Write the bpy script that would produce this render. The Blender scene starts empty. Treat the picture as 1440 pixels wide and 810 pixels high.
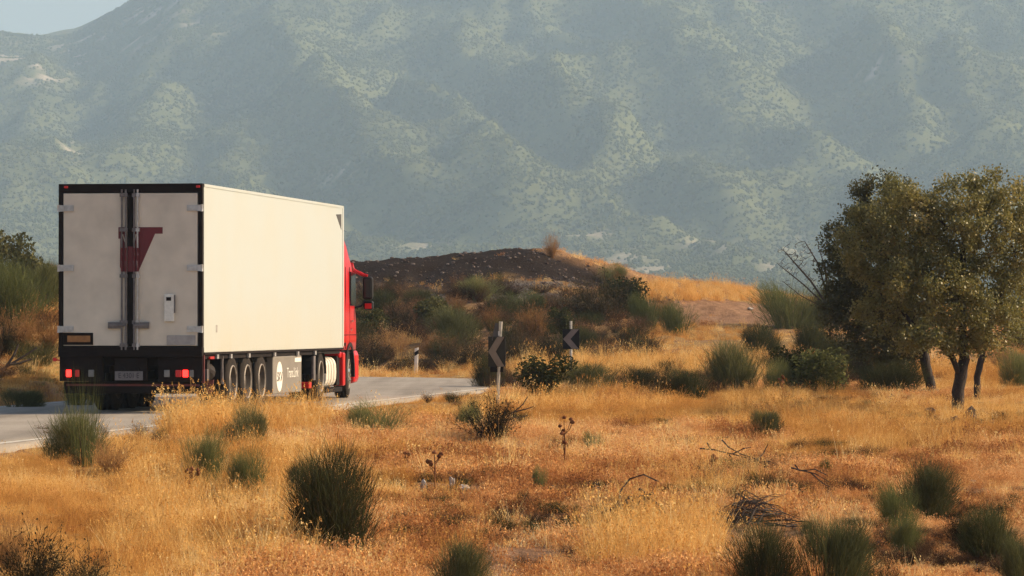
import bpy, bmesh, math, random
import numpy as np
from mathutils import Vector, Matrix

random.seed(7)
rng = np.random.default_rng(7)
R = math.radians
scene = bpy.context.scene
COL = scene.collection

# ------------------------------------------------------------------ camera
FPX = 5670.0          # focal length in photo pixels (1440 wide)
HOR = 453.0           # horizon row in the photo
CAMZ = 1.6
cam_data = bpy.data.cameras.new('camera')
cam_data.sensor_width = 36.0
cam_data.lens = 36.0 * FPX / 1440.0
cam_data.clip_start = 0.5
cam_data.clip_end = 40000.0
cam = bpy.data.objects.new('camera', cam_data)
cam.location = (0, 0, CAMZ)
cam.rotation_euler = (R(90) + math.atan((HOR - 405.0) / FPX), 0, 0)
COL.objects.link(cam)
scene.camera = cam

# ------------------------------------------------------------------ world, sun, exposure
SUN_EL = 31.0
SUN_AZ = 80.0         # degrees from +Y (view direction) towards +X
world = bpy.data.worlds.new('World')
scene.world = world
world.use_nodes = True
wn = world.node_tree.nodes
wl = world.node_tree.links
wn.clear()
sky = wn.new('ShaderNodeTexSky')
sky.sky_type = 'NISHITA'
sky.sun_disc = False
sky.sun_elevation = R(SUN_EL)
sky.sun_rotation = R(SUN_AZ)
sky.altitude = 300
sky.air_density = 1.0
sky.dust_density = 4.0
sky.ozone_density = 1.0
bg = wn.new('ShaderNodeBackground')
bg.inputs['Strength'].default_value = 0.115
wo = wn.new('ShaderNodeOutputWorld')
wl.new(sky.outputs[0], bg.inputs[0])
wl.new(bg.outputs[0], wo.inputs[0])

sun_data = bpy.data.lights.new('sun', 'SUN')
sun_data.energy = 4.7
sun_data.angle = R(0.6)
sun_data.color = (1.0, 0.79, 0.52)
sun = bpy.data.objects.new('sun', sun_data)
sdir = Vector((math.sin(R(SUN_AZ)) * math.cos(R(SUN_EL)), math.cos(R(SUN_AZ)) * math.cos(R(SUN_EL)), math.sin(R(SUN_EL))))
sun.rotation_euler = sdir.to_track_quat('Z', 'Y').to_euler()
sun.location = (60, 40, 60)
COL.objects.link(sun)

vs = scene.view_settings
vs.view_transform = 'Standard'
vs.look = 'None'
vs.exposure = 0.55
vs.gamma = 1.0
vs.use_curve_mapping = False
scene.cycles.use_denoising = True
scene.cycles.max_bounces = 6
scene.cycles.diffuse_bounces = 3
scene.cycles.glossy_bounces = 3
scene.cycles.transmission_bounces = 4
scene.cycles.transparent_max_bounces = 8
scene.cycles.volume_bounces = 2
scene.render.film_transparent = False

# ------------------------------------------------------------------ pixel helper
def at(x, y, D):
    """photo pixel + distance -> world point"""
    return Vector(((x - 720.0) / FPX * D, D, CAMZ + (HOR - y) / FPX * D))

# ------------------------------------------------------------------ noise (numpy)
_perm = np.random.default_rng(3).random((256, 256))
def vnoise(x, y):
    x = np.asarray(x, float); y = np.asarray(y, float)
    xi = np.floor(x).astype(int); yi = np.floor(y).astype(int)
    fx = x - xi; fy = y - yi
    fx = fx * fx * fx * (fx * (fx * 6 - 15) + 10); fy = fy * fy * fy * (fy * (fy * 6 - 15) + 10)
    a = _perm[xi & 255, yi & 255]; b = _perm[(xi + 1) & 255, yi & 255]
    c = _perm[xi & 255, (yi + 1) & 255]; d = _perm[(xi + 1) & 255, (yi + 1) & 255]
    return (a * (1 - fx) + b * fx) * (1 - fy) + (c * (1 - fx) + d * fx) * fy
def fbm(x, y, o=4, gain=0.5):
    s = 0; a = 1; t = 0
    for i in range(o):
        s = s + a * vnoise(x * 2 ** i + 17.3 * i, y * 2 ** i + 9.1 * i); t += a; a *= gain
    return s / t
def ridged(x, y, o=4):
    s = 0; a = 1; t = 0
    for i in range(o):
        s = s + a * (1 - np.abs(2 * vnoise(x * 2 ** i + 31.7 * i, y * 2 ** i + 5.9 * i) - 1)); t += a; a *= 0.5
    return s / t
def smooth(a, b, x):
    t = np.clip((np.asarray(x, float) - a) / (b - a), 0, 1)
    return t * t * (3 - 2 * t)

# ------------------------------------------------------------------ materials
def nmat(name):
    m = bpy.data.materials.new(name)
    m.use_nodes = True
    nt = m.node_tree
    nt.nodes.clear()
    out = nt.nodes.new('ShaderNodeOutputMaterial')
    return m, nt, out
def N(nt, t, **kw):
    n = nt.nodes.new(t)
    for k, v in kw.items():
        setattr(n, k, v)
    return n
def ramp(nt, fac, stops):
    r = N(nt, 'ShaderNodeValToRGB')
    e = r.color_ramp.elements
    while len(e) < len(stops):
        e.new(0.5)
    for i, (p, c) in enumerate(stops):
        e[i].position = p
        e[i].color = (*c, 1) if len(c) == 3 else c
    if fac is not None:
        nt.links.new(fac, r.inputs[0])
    return r
def pbr(name, col, rough=0.6, metal=0.0, var=0.15, scale=4.0, bump=0.0, bscale=60.0, spec=0.5, emit=None, estr=0.0, coat=0.0):
    m, nt, out = nmat(name)
    p = N(nt, 'ShaderNodeBsdfPrincipled')
    p.inputs['Roughness'].default_value = rough
    p.inputs['Metallic'].default_value = metal
    p.inputs['Specular IOR Level'].default_value = spec
    p.inputs['Coat Weight'].default_value = coat
    if var > 0:
        tc = N(nt, 'ShaderNodeTexCoord')
        no = N(nt, 'ShaderNodeTexNoise')
        no.inputs['Scale'].default_value = scale
        no.inputs['Detail'].default_value = 6
        nt.links.new(tc.outputs['Object'], no.inputs['Vector'])
        r = ramp(nt, no.outputs['Fac'], [(0.3, [c * (1 - var) for c in col]), (0.7, [min(1, c * (1 + var)) for c in col])])
        nt.links.new(r.outputs[0], p.inputs['Base Color'])
        mr = N(nt, 'ShaderNodeMapRange')
        mr.inputs['To Min'].default_value = max(0.02, rough - 0.1)
        mr.inputs['To Max'].default_value = min(1, rough + 0.1)
        nt.links.new(no.outputs['Fac'], mr.inputs[0])
        nt.links.new(mr.outputs[0], p.inputs['Roughness'])
        if bump > 0:
            n2 = N(nt, 'ShaderNodeTexNoise')
            n2.inputs['Scale'].default_value = bscale
            nt.links.new(tc.outputs['Object'], n2.inputs['Vector'])
            b = N(nt, 'ShaderNodeBump')
            b.inputs['Strength'].default_value = bump
            b.inputs['Distance'].default_value = 0.02
            nt.links.new(n2.outputs['Fac'], b.inputs['Height'])
            nt.links.new(b.outputs[0], p.inputs['Normal'])
    else:
        p.inputs['Base Color'].default_value = (*col, 1)
    if emit:
        p.inputs['Emission Color'].default_value = (*emit, 1)
        p.inputs['Emission Strength'].default_value = estr
    nt.links.new(p.outputs[0], out.inputs[0])
    return m
def plant_mat(name, stops, source='object', transl=0.35, noise_scale=3.0, rough_gloss=0.0):
    """dry / green plant material: diffuse + translucent, colour picked per plant, tuft or spot"""
    m, nt, out = nmat(name)
    if source == 'instancer':
        a = N(nt, 'ShaderNodeAttribute', attribute_type='INSTANCER', attribute_name='tint')
        fac = a.outputs['Fac']
    else:
        a = N(nt, 'ShaderNodeObjectInfo')
        fac = a.outputs['Random']
    g = N(nt, 'ShaderNodeAttribute', attribute_type='GEOMETRY', attribute_name='var')
    mm = N(nt, 'ShaderNodeMath', operation='MULTIPLY_ADD')
    nt.links.new(g.outputs['Fac'], mm.inputs[0])
    mm.inputs[1].default_value = 0.5
    m2 = N(nt, 'ShaderNodeMath', operation='MULTIPLY_ADD')
    nt.links.new(fac, m2.inputs[0])
    m2.inputs[1].default_value = 0.62
    m2.inputs[2].default_value = -0.06
    nt.links.new(m2.outputs[0], mm.inputs[2])
    r = ramp(nt, mm.outputs[0], stops)
    d = N(nt, 'ShaderNodeBsdfDiffuse')
    t = N(nt, 'ShaderNodeBsdfTranslucent')
    mx = N(nt, 'ShaderNodeMixShader')
    mx.inputs[0].default_value = transl
    nt.links.new(r.outputs[0], d.inputs[0])
    nt.links.new(r.outputs[0], t.inputs[0])
    nt.links.new(d.outputs[0], mx.inputs[1])
    nt.links.new(t.outputs[0], mx.inputs[2])
    if rough_gloss > 0:
        gl = N(nt, 'ShaderNodeBsdfGlossy')
        gl.inputs['Roughness'].default_value = 0.45
        m3 = N(nt, 'ShaderNodeMixShader')
        m3.inputs[0].default_value = rough_gloss
        nt.links.new(mx.outputs[0], m3.inputs[1])
        nt.links.new(gl.outputs[0], m3.inputs[2])
        mx = m3
    nt.links.new(mx.outputs[0], out.inputs[0])
    return m

# ------------------------------------------------------------------ mesh helpers
class MB:
    """collects verts and faces of one mesh"""
    def __init__(s):
        s.v = []; s.f = []
    def add(s, vs_, fs_):
        o = len(s.v)
        s.v += [tuple(v) for v in vs_]
        s.f += [tuple(i + o for i in f) for f in fs_]
        return s
    def box(s, x0, x1, y0, y1, z0, z1):
        return s.add([(x0, y0, z0), (x1, y0, z0), (x1, y1, z0), (x0, y1, z0), (x0, y0, z1), (x1, y0, z1), (x1, y1, z1), (x0, y1, z1)],
                     [(0, 3, 2, 1), (4, 5, 6, 7), (0, 1, 5, 4), (1, 2, 6, 5), (2, 3, 7, 6), (3, 0, 4, 7)])
    def tube(s, pts, rad, n=8, caps=True):
        pts = [Vector(p) for p in pts]
        if not hasattr(rad, '__len__'):
            rad = [rad] * len(pts)
        rings = []
        ref = None
        for i, p in enumerate(pts):
            d = (pts[min(i + 1, len(pts) - 1)] - pts[max(i - 1, 0)])
            if d.length < 1e-9:
                d = Vector((0, 0, 1))
            d.normalize()
            if ref is None or abs(ref.dot(d)) > 0.98:
                ref = Vector((1, 0, 0)) if abs(d.x) < 0.8 else Vector((0, 1, 0))
            a = d.cross(ref).normalized(); b = d.cross(a)
            ref = b.cross(d) if b.cross(d).length > 1e-6 else ref
            ref = -a.cross(d) if False else ref
            rings.append([p + (a * math.cos(2 * math.pi * k / n) + b * math.sin(2 * math.pi * k / n)) * rad[i] for k in range(n)])
        vs_ = [v for r in rings for v in r]
        fs_ = []
        for i in range(len(rings) - 1):
            for k in range(n):
                fs_.append((i * n + k, i * n + (k + 1) % n, (i + 1) * n + (k + 1) % n, (i + 1) * n + k))
        if caps:
            fs_.append(tuple(range(n - 1, -1, -1)))
            fs_.append(tuple((len(rings) - 1) * n + k for k in range(n)))
        return s.add(vs_, fs_)
    def lathe_x(s, prof, cx, cy, cz, n=28):
        """profile [(x, r)] revolved round the x axis"""
        o = []
        for (x, r) in prof:
            for k in range(n):
                a = 2 * math.pi * k / n
                o.append((cx + x, cy + r * math.cos(a), cz + r * math.sin(a)))
        f = []
        for i in range(len(prof) - 1):
            for k in range(n):
                f.append((i * n + k, i * n + (k + 1) % n, (i + 1) * n + (k + 1) % n, (i + 1) * n + k))
        return s.add(o, f)
    def prism(s, poly, axis, a0, a1):
        """2-D polygon extruded along an axis: axis x -> poly is (y,z); y -> (x,z); z -> (x,y)"""
        def P(p, a):
            return {'x': (a, p[0], p[1]), 'y': (p[0], a, p[1]), 'z': (p[0], p[1], a)}[axis]
        n = len(poly)
        vs_ = [P(p, a0) for p in poly] + [P(p, a1) for p in poly]
        fs_ = [tuple(range(n - 1, -1, -1)), tuple(range(n, 2 * n))] + [(k, (k + 1) % n, n + (k + 1) % n, n + k) for k in range(n)]
        return s.add(vs_, fs_)
    def mesh(s, name, mat, smooth_=False, var=None):
        me = bpy.data.meshes.new(name)
        me.from_pydata(s.v, [], s.f)
        if mat:
            me.materials.append(mat)
        bm = bmesh.new(); bm.from_mesh(me)
        bmesh.ops.recalc_face_normals(bm, faces=bm.faces)
        bm.to_mesh(me); bm.free()
        if smooth_:
            me.shade_smooth()
        return me
def link(name, me, parent=None, loc=None, **props):
    o = bpy.data.objects.new(name, me)
    COL.objects.link(o)
    if parent is not None:
        o.parent = parent
    if loc is not None:
        o.location = loc
    for k, v in props.items():
        o[k] = v
    return o
def build(mb, name, mat, parent=None, bevel=0.0, smooth_=False, **props):
    me = mb.mesh(name, mat, smooth_)
    o = link(name, me, parent, **props)
    if bevel > 0:
        b = o.modifiers.new('bevel', 'BEVEL'); b.width = bevel; b.segments = 2; b.limit_method = 'ANGLE'; b.angle_limit = R(40)
        b.harden_normals = False
    return o
def raw_mesh(name, V, F, mat, var=None, smooth_=False):
    """fast mesh from numpy arrays; F is (n,3) or (n,4); var is a per-face float"""
    me = bpy.data.meshes.new(name)
    V = np.asarray(V, np.float32); F = np.asarray(F, np.int32)
    k = F.shape[1]
    me.vertices.add(len(V)); me.vertices.foreach_set('co', V.ravel())
    me.loops.add(F.size); me.loops.foreach_set('vertex_index', F.ravel())
    me.polygons.add(len(F))
    me.polygons.foreach_set('loop_start', np.arange(0, F.size, k, dtype=np.int32))
    me.polygons.foreach_set('loop_total', np.full(len(F), k, np.int32))
    me.update(calc_edges=True)
    if var is not None:
        a = me.attributes.new('var', 'FLOAT', 'FACE')
        a.data.foreach_set('value', np.asarray(var, np.float32))
    if mat:
        me.materials.append(mat)
    if smooth_:
        me.shade_smooth()
    return me

# ------------------------------------------------------------------ road edges (world X, Y)
DX, DY = 0.1374, 0.9905
def redge(D): return np.array([-4.0 + (D - 70) / DY * DX, D])
RW, RR = 6.7, 15.0
P0 = redge(104.5)
CEN = P0 + np.array([-DY, DX]) * RR
right_edge = [redge(D) for D in np.linspace(-15, 104.5, 60)]
left_edge = [p + np.array([-DY, DX]) * RW for p in right_edge]
a0 = math.atan2(-DX, DY)
for k in range(1, 41):
    a = a0 + R(100) * k / 40
    right_edge.append(CEN + RR * np.array([math.cos(a), math.sin(a)]))
    left_edge.append(CEN + (RR - RW) * np.array([math.cos(a), math.sin(a)]))
aend = a0 + R(100)
tdir = np.array([-math.sin(aend), math.cos(aend)])
for k in range(1, 25):
    right_edge.append(right_edge[100] + 0 * tdir if False else right_edge[99] + tdir * k * 4)
    left_edge.append(left_edge[99] + tdir * k * 4)
right_edge = np.array(right_edge); left_edge = np.array(left_edge)
mid_edge = (right_edge + left_edge) / 2
def road_dist(X, Y):
    """signed distance outside the carriageway (negative on it)"""
    X = np.asarray(X, float); Y = np.asarray(Y, float)
    best = np.full(X.shape, 1e9)
    for i in range(0, len(mid_edge) - 1):
        p = mid_edge[i]; q = mid_edge[i + 1]; d = q - p; L2 = d @ d
        t = np.clip(((X - p[0]) * d[0] + (Y - p[1]) * d[1]) / L2, 0, 1)
        dd = np.hypot(X - p[0] - t * d[0], Y - p[1] - t * d[1])
        best = np.minimum(best, dd)
    return best - RW / 2

# ------------------------------------------------------------------ terrain control points (photo x, y, distance)
ctrl = []
def cp(x, y, D): ctrl.append(tuple(at(x, y, D)))
def cw(X, Y, Z): ctrl.append((X, Y, Z))
for X in (-25, -8, 0, 8, 25): cw(X, 0, -0.1 if X < 5 else -0.3)
for x, zz in ((-300, -.3), (0, -0.42), (300, -0.6), (720, -0.68), (1100, -0.72), (1440, -0.75), (1800, -.7)):
    p = at(x, 810, 34); cw(p.x, 34, zz)
for x, y, D in ((0, 700, 42), (300, 700, 44), (600, 700, 45.5), (900, 700, 46), (1200, 700, 46), (1440, 700, 46.5), (1700, 690, 47),
                (250, 640, 54), (500, 625, 59), (800, 620, 60), (1100, 620, 60), (1440, 620, 60),
                (640, 585, 74), (820, 580, 75), (1050, 580, 75), (1347, 574, 76), (1500, 570, 77),
                (740, 552, 92), (900, 549, 96), (1100, 548, 92), (1300, 546, 86), (1450, 540, 92), (1600, 530, 95),
                (780, 520, 112), (900, 510, 115), (1050, 512, 112), (1200, 515, 108), (1440, 508, 110),
                (860, 488, 135), (1000, 478, 140), (1150, 475, 135), (1350, 478, 132), (1550, 475, 130),
                (1000, 452, 165), (1080, 440, 180), (1200, 440, 170), (1450, 445, 170),
                (1000, 434, 186), (900, 428, 178), (940, 399, 196), (1000, 403, 197), (1055, 421, 194), (1100, 432, 194), (1250, 436, 200), (1500, 436, 200),
                (930, 420, 186), (1020, 428, 188),
                (500, 520, 126), (600, 520, 127), (700, 518, 126), (500, 470, 139), (600, 468, 140), (720, 465, 138), (800, 462, 140), (420, 470, 139),
                (500, 428, 152), (600, 424, 153), (700, 422, 153), (800, 425, 152), (420, 428, 152),
                (520, 411, 159), (600, 409, 160), (700, 404, 160), (790, 404, 160), (860, 410, 164), (420, 412, 159),
                (500, 371, 166), (620, 366, 166), (700, 358, 167), (740, 352, 168), (800, 360, 170), (850, 374, 174), (900, 389, 182), (420, 375, 166), (300, 378, 166), (300, 382, 171), (420, 379, 171), (500, 376, 171), (560, 373, 171), (620, 370, 171), (700, 362, 172), (740, 357, 172.5), (800, 366, 174), (850, 379, 177), (300, 392, 182), (420, 390, 182), (500, 386, 182), (620, 381, 182), (700, 373, 183), (745, 366, 184), (420, 398, 200), (550, 396, 200), (700, 390, 200), (800, 386, 200),
                (30, 530, 84), (30, 470, 92), (30, 425, 98), (90, 470, 92), (-60, 425, 98), (-150, 420, 98), (90, 425, 99), (150, 440, 98), (-60, 480, 91)):
    cp(x, y, D)
for X, Z in ((-60, 4.0), (-35, 4.0), (-15, 4.0), (0, 4.2), (6, 3.2), (12, 2.2), (20, 1.9), (50, 1.8)):
    cw(X, 225, Z); cw(X, 260, Z * 0.9)
for X in (-60, -35): cw(X, 170, 4.0); cw(X, 140, 2.0); cw(X, 60, 0.0)
for Y, Z in ((40, -.6), (75, .1), (110, .9), (160, 2.2)): cw(45, Y, Z)
for X in (-40, -26): cw(X, 96, 1.6); cw(X, 84, 0.4)
for i in list(range(0, 60, 5)) + list(range(62, 125, 6)):
    for e in (right_edge, left_edge):
        cw(e[i][0], e[i][1], -0.03)
ctrl = np.array(ctrl)
def _phi(r2): return np.where(r2 > 1e-12, 0.5 * r2 * np.log(np.maximum(r2, 1e-12)), 0)
_cs = ctrl[:, :2] / 50.0
_n = len(_cs)
_d2 = ((_cs[:, None] - _cs[None]) ** 2).sum(-1)
_A = np.zeros((_n + 3, _n + 3))
_A[:_n, :_n] = _phi(_d2) + np.eye(_n) * 2e-4
_A[:_n, _n] = 1; _A[:_n, _n + 1:] = _cs
_A[_n, :_n] = 1; _A[_n + 1:, :_n] = _cs.T
_w = np.linalg.solve(_A, np.concatenate([ctrl[:, 2], np.zeros(3)]))
def rbf(X, Y):
    sh = np.shape(X)
    P = np.stack([np.ravel(X), np.ravel(Y)], 1) / 50.0
    o = np.zeros(len(P))
    for s in range(0, len(P), 20000):
        q = P[s:s + 20000]
        d2 = ((q[:, None] - _cs[None]) ** 2).sum(-1)
        o[s:s + 20000] = _phi(d2) @ _w[:_n] + _w[_n] + q @ _w[_n + 1:]
    return o.reshape(sh)

def clampX(X): return np.clip(X, -58, 48)
def grow(a, b, n, p=2.0): return a + (b - a) * np.linspace(0, 1, n) ** p
gx = np.concatenate([-grow(30, 9000, 40, 3.2)[::-1][:-1], np.arange(-30, 30.01, 0.3), grow(30, 9000, 40, 3.2)[1:]])
gy = np.concatenate([grow(24, -400, 14, 2)[::-1][:-1], np.arange(24, 132, 0.34), np.arange(132, 215, 0.5), grow(215, 12000, 45, 3)])
GX, GY = np.meshgrid(gx, gy)
Yc = np.clip(GY, -5, 255)
Z = rbf(clampX(GX), Yc)
far = np.maximum(smooth(235, 700, GY), smooth(55, 500, np.abs(GX)))
Z = Z * (1 - far) + (-4.0) * far
rd = road_dist(GX, GY)
offroad = smooth(0.2, 2.5, rd)
near = (1 - smooth(230, 400, GY)) * (1 - smooth(60, 150, np.abs(GX)))
bank = smooth(158, 162, GY) * (1 - smooth(166, 172, GY)) * smooth(-3, 0, -GX + 4)
Z = Z + near * offroad * ((fbm(GX * 0.35, GY * 0.35, 4) - 0.5) * 0.30 + (fbm(GX * 1.6, GY * 1.6, 3) - 0.5) * 0.10)
Z = Z + near * smooth(146, 152, GY) * (1 - smooth(185, 200, GY)) * (1 - smooth(6, 14, GX)) * ((ridged(GX * 0.3, GY * 0.22, 4) - 0.55) * 0.30 + (ridged(GX * 1.1, GY * 0.8, 3) - .5) * .30)
for yb_, hb_ in ((152, .22), (161, .26), (173, .22)):
    Z += near * hb_ * np.exp(-((GY - yb_ - (fbm(GX * .4, GX * 0 + yb_, 2) - .5) * 4) / .7) ** 2) * np.exp(-(((GX - 8.9) / 4.6) ** 4))
# gully in the middle foreground and an eroded hollow at the right
pg = at(765, 757, 41); Z -= 0.22 * np.exp(-(((GX - pg.x) / 0.5) ** 2 + ((GY - 41) / 1.2) ** 2))
ph = at(1362, 730, 44); Z -= 0.30 * np.exp(-(((GX - ph.x) / 0.55) ** 2 + ((GY - 44) / 1.2) ** 2))
Z = np.where(rd < 0.6, np.minimum(Z, -0.05), Z)
Z = np.where(rd < 0.15, -0.06, Z)
def gz(X, Y):
    X = np.asarray(X, float); Y = np.asarray(Y, float)
    i = np.clip(np.searchsorted(gx, X) - 1, 0, len(gx) - 2); j = np.clip(np.searchsorted(gy, Y) - 1, 0, len(gy) - 2)
    fx = (X - gx[i]) / (gx[i + 1] - gx[i]); fy = (Y - gy[j]) / (gy[j + 1] - gy[j])
    return (Z[j, i] * (1 - fx) + Z[j, i + 1] * fx) * (1 - fy) + (Z[j + 1, i] * (1 - fx) + Z[j + 1, i + 1] * fx) * fy
def hit(x, y, dmin=24.0, dmax=230.0):
    """where the sight line through a photo pixel meets the ground"""
    D = np.arange(dmin, dmax, 0.1)
    X = (x - 720.0) / FPX * D
    zl = CAMZ + (HOR - y) / FPX * D
    k = np.argmax(gz(X, D) >= zl)
    if not (gz(X, D) >= zl).any():
        k = len(D) - 1
    return Vector((X[k], D[k], float(gz(X[k], D[k]))))

# soil masks
def px_of(X, Y, Zz):
    Yp = np.maximum(Y, 5.0)
    return 720 + X / Yp * FPX, HOR - (Zz - CAMZ) / Yp * FPX
PXX, PXY = px_of(GX, GY, Z)
nz1 = fbm(GX * 0.5, GY * 0.5, 4); nz2 = fbm(GX * 0.12 + 40, GY * 0.12, 3); nz3 = fbm(GX * 1.3, GY * 1.3, 3)
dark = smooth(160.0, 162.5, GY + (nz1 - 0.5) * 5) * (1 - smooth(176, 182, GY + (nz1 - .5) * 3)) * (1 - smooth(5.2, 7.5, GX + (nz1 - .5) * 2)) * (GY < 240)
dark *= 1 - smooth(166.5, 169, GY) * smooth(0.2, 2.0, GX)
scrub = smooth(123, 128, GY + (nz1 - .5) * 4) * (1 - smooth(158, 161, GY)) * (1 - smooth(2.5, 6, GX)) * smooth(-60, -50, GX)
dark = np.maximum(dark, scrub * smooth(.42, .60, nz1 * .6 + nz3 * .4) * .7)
gravel = smooth(148, 152, GY + (nz1 - 0.5) * 8) * (1 - smooth(160, 163, GY)) * (1 - smooth(5, 9, GX)) * smooth(0.42, 0.56, nz2 + 0.1)
dirt = np.zeros_like(Z); bare_ = np.zeros_like(Z)
tr = np.exp(-(((GX - 8.9) / 4.2) ** 4)) * smooth(143, 150, GY + (nz1 - .5) * 6) * (1 - smooth(178, 183, GY + (nz1 - .5) * 4))
track = np.clip(tr * 1.3, 0, 1)
dirt = np.maximum(dirt, track)
for (x, y, D, w, d) in ((758, 775, 39, 0.42, 4.0), (730, 800, 37, .4, 2.5), (800, 745, 42, .4, 1.2), (570, 770, 40, .25, 2.5), (1010, 690, 47, .5, 1.6), (1090, 700, 46, .5, 1.4), (690, 690, 46, .5, 1.2), (860, 700, 46, .4, 1.0), (460, 790, 38, .3, 1.0), (1390, 745, 43, 0.9, 2.2), (1320, 735, 44, 0.5, 2.0), (1250, 600, 68, 3.2, 1.6), (1350, 597, 69, 1.8, 1.5), (1260, 660, 52, .8, 1.5), (650, 683, 47, .7, 1.2)):
    p = at(x, y, D)
    bare_ = np.maximum(bare_, smooth(0.3, 0.8, np.exp(-(((GX - p.x) / w) ** 2 + ((GY - D) / d) ** 2)) + (nz3 - 0.5) * 0.7))
    dirt = np.maximum(dirt, smooth(0.3, 0.8, np.exp(-(((GX - p.x) / w) ** 2 + ((GY - D) / d) ** 2)) + (nz3 - 0.5) * 0.7))
dirt = np.maximum(dirt, smooth(0.60, 0.72, nz2 * 0.5 + nz1 * 0.5) * 0.8 * near)
rustz = smooth(.44, .58, fbm(GX * 0.16 + 9, GY * 0.10 + 4, 3) * .6 + fbm(GX * 0.45, GY * 0.28, 4) * .4 + .10 * smooth(-2.5, 1.0, GX) * (GY < 64) - .12 * smooth(-1.5, -4, GX)) * near
dirt = np.maximum(dirt, rustz * .75)
verge = (1 - smooth(0.25, 0.9, rd + (nz3 - .5) * .7))
dirt = np.maximum(dirt, verge * 0.9)

# ground material
m_ground, nt, out = nmat('dry_ground')
tc = N(nt, 'ShaderNodeTexCoord')
def gnoise(scale, det=6, rough=0.6):
    n = N(nt, 'ShaderNodeTexNoise'); n.inputs['Scale'].default_value = scale; n.inputs['Detail'].default_value = det; n.inputs['Roughness'].default_value = rough
    nt.links.new(tc.outputs['Object'], n.inputs['Vector']); return n
n1 = gnoise(3.0); n2_ = gnoise(12.0, 8); n3_ = gnoise(0.25, 4)
thatch = ramp(nt, n2_.outputs['Fac'], [(0.25, (0.20, 0.115, 0.045)), (0.55, (0.36, 0.215, 0.08)), (0.8, (0.48, 0.31, 0.13))])
earth = ramp(nt, n1.outputs['Fac'], [(0.25, (0.16, 0.082, 0.045)), (0.55, (0.28, 0.155, 0.085)), (0.8, (0.38, 0.24, 0.15))])
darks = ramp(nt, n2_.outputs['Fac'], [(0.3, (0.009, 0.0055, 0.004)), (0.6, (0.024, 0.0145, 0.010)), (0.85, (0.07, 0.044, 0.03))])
gravs = ramp(nt, n2_.outputs['Fac'], [(0.3, (0.07, 0.058, 0.05)), (0.7, (0.17, 0.145, 0.125))])
def amix(a, b, attr):
    at_ = N(nt, 'ShaderNodeAttribute', attribute_type='GEOMETRY', attribute_name=attr)
    mx = N(nt, 'ShaderNodeMix', data_type='RGBA')
    nt.links.new(at_.outputs['Fac'], mx.inputs[0]); nt.links.new(a, mx.inputs[6]); nt.links.new(b, mx.inputs[7])
    return mx.outputs[2]
c = amix(thatch.outputs[0], earth.outputs[0], 'dirt')
c = amix(c, gravs.outputs[0], 'gravel')
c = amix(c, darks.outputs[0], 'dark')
p = N(nt, 'ShaderNodeBsdfPrincipled')
p.inputs['Roughness'].default_value = 0.95; p.inputs['Specular IOR Level'].default_value = 0.1
nt.links.new(c, p.inputs['Base Color'])
bp = N(nt, 'ShaderNodeBump'); bp.inputs['Strength'].default_value = 0.9; bp.inputs['Distance'].default_value = 0.12
nt.links.new(n2_.outputs['Fac'], bp.inputs['Height']); nt.links.new(bp.outputs[0], p.inputs['Normal'])
nt.links.new(p.outputs[0], out.inputs[0])

nxg, nyg = len(gx), len(gy)
idx = np.arange(nxg * nyg).reshape(nyg, nxg)
F = np.stack([idx[:-1, :-1], idx[:-1, 1:], idx[1:, 1:], idx[1:, :-1]], -1).reshape(-1, 4)
me = raw_mesh('ground', np.stack([GX, GY, Z], -1).reshape(-1, 3), F, m_ground, smooth_=True)
for nm, arr in (('dirt', dirt), ('gravel', gravel), ('dark', dark)):
    a = me.attributes.new(nm, 'FLOAT', 'POINT'); a.data.foreach_set('value', arr.astype(np.float32).ravel())
link('ground', me, kind='structure')

# ------------------------------------------------------------------ road
m_road, nt, out = nmat('worn_asphalt')
tc = N(nt, 'ShaderNodeTexCoord')
n1 = gnoise(0.5, 5); n2_ = gnoise(25.0, 4); n3_ = gnoise(140.0, 2)
r1 = ramp(nt, n1.outputs['Fac'], [(0.3, (0.33, 0.28, 0.225)), (0.7, (0.42, 0.365, 0.30))])
r2 = ramp(nt, n2_.outputs['Fac'], [(0.35, (0.75, 0.75, 0.75)), (0.7, (1, 1, 1))])
mx = N(nt, 'ShaderNodeMix', data_type='RGBA', blend_type='MULTIPLY'); mx.inputs[0].default_value = 1.0
mpr = N(nt, 'ShaderNodeMapping'); mpr.inputs['Rotation'].default_value = (0, 0, R(7.9)); mpr.inputs['Scale'].default_value = (1.3, 0.05, 1)
nt.links.new(tc.outputs['Object'], mpr.inputs[0])
nstk = N(nt, 'ShaderNodeTexNoise'); nstk.inputs['Scale'].default_value = 1.0; nstk.inputs['Detail'].default_value = 5
nt.links.new(mpr.outputs[0], nstk.inputs['Vector'])
r3 = ramp(nt, nstk.outputs['Fac'], [(0.35, (0.62, 0.60, 0.58)), (0.6, (1, 1, 1))])
m0 = N(nt, 'ShaderNodeMix', data_type='RGBA', blend_type='MULTIPLY'); m0.inputs[0].default_value = 0.8
nt.links.new(r1.outputs[0], m0.inputs[6]); nt.links.new(r3.outputs[0], m0.inputs[7])
nt.links.new(m0.outputs[2], mx.inputs[6]); nt.links.new(r2.outputs[0], mx.inputs[7])
p = N(nt, 'ShaderNodeBsdfPrincipled'); p.inputs['Roughness'].default_value = 0.85; p.inputs['Specular IOR Level'].default_value = 0.25
nt.links.new(mx.outputs[2], p.inputs['Base Color'])
bp = N(nt, 'ShaderNodeBump'); bp.inputs['Strength'].default_value = 0.4; bp.inputs['Distance'].default_value = 0.01
nt.links.new(n3_.outputs['Fac'], bp.inputs['Height']); nt.links.new(bp.outputs[0], p.inputs['Normal'])
nt.links.new(p.outputs[0], out.inputs[0])
V = []; F = []
nr = len(right_edge)
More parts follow.
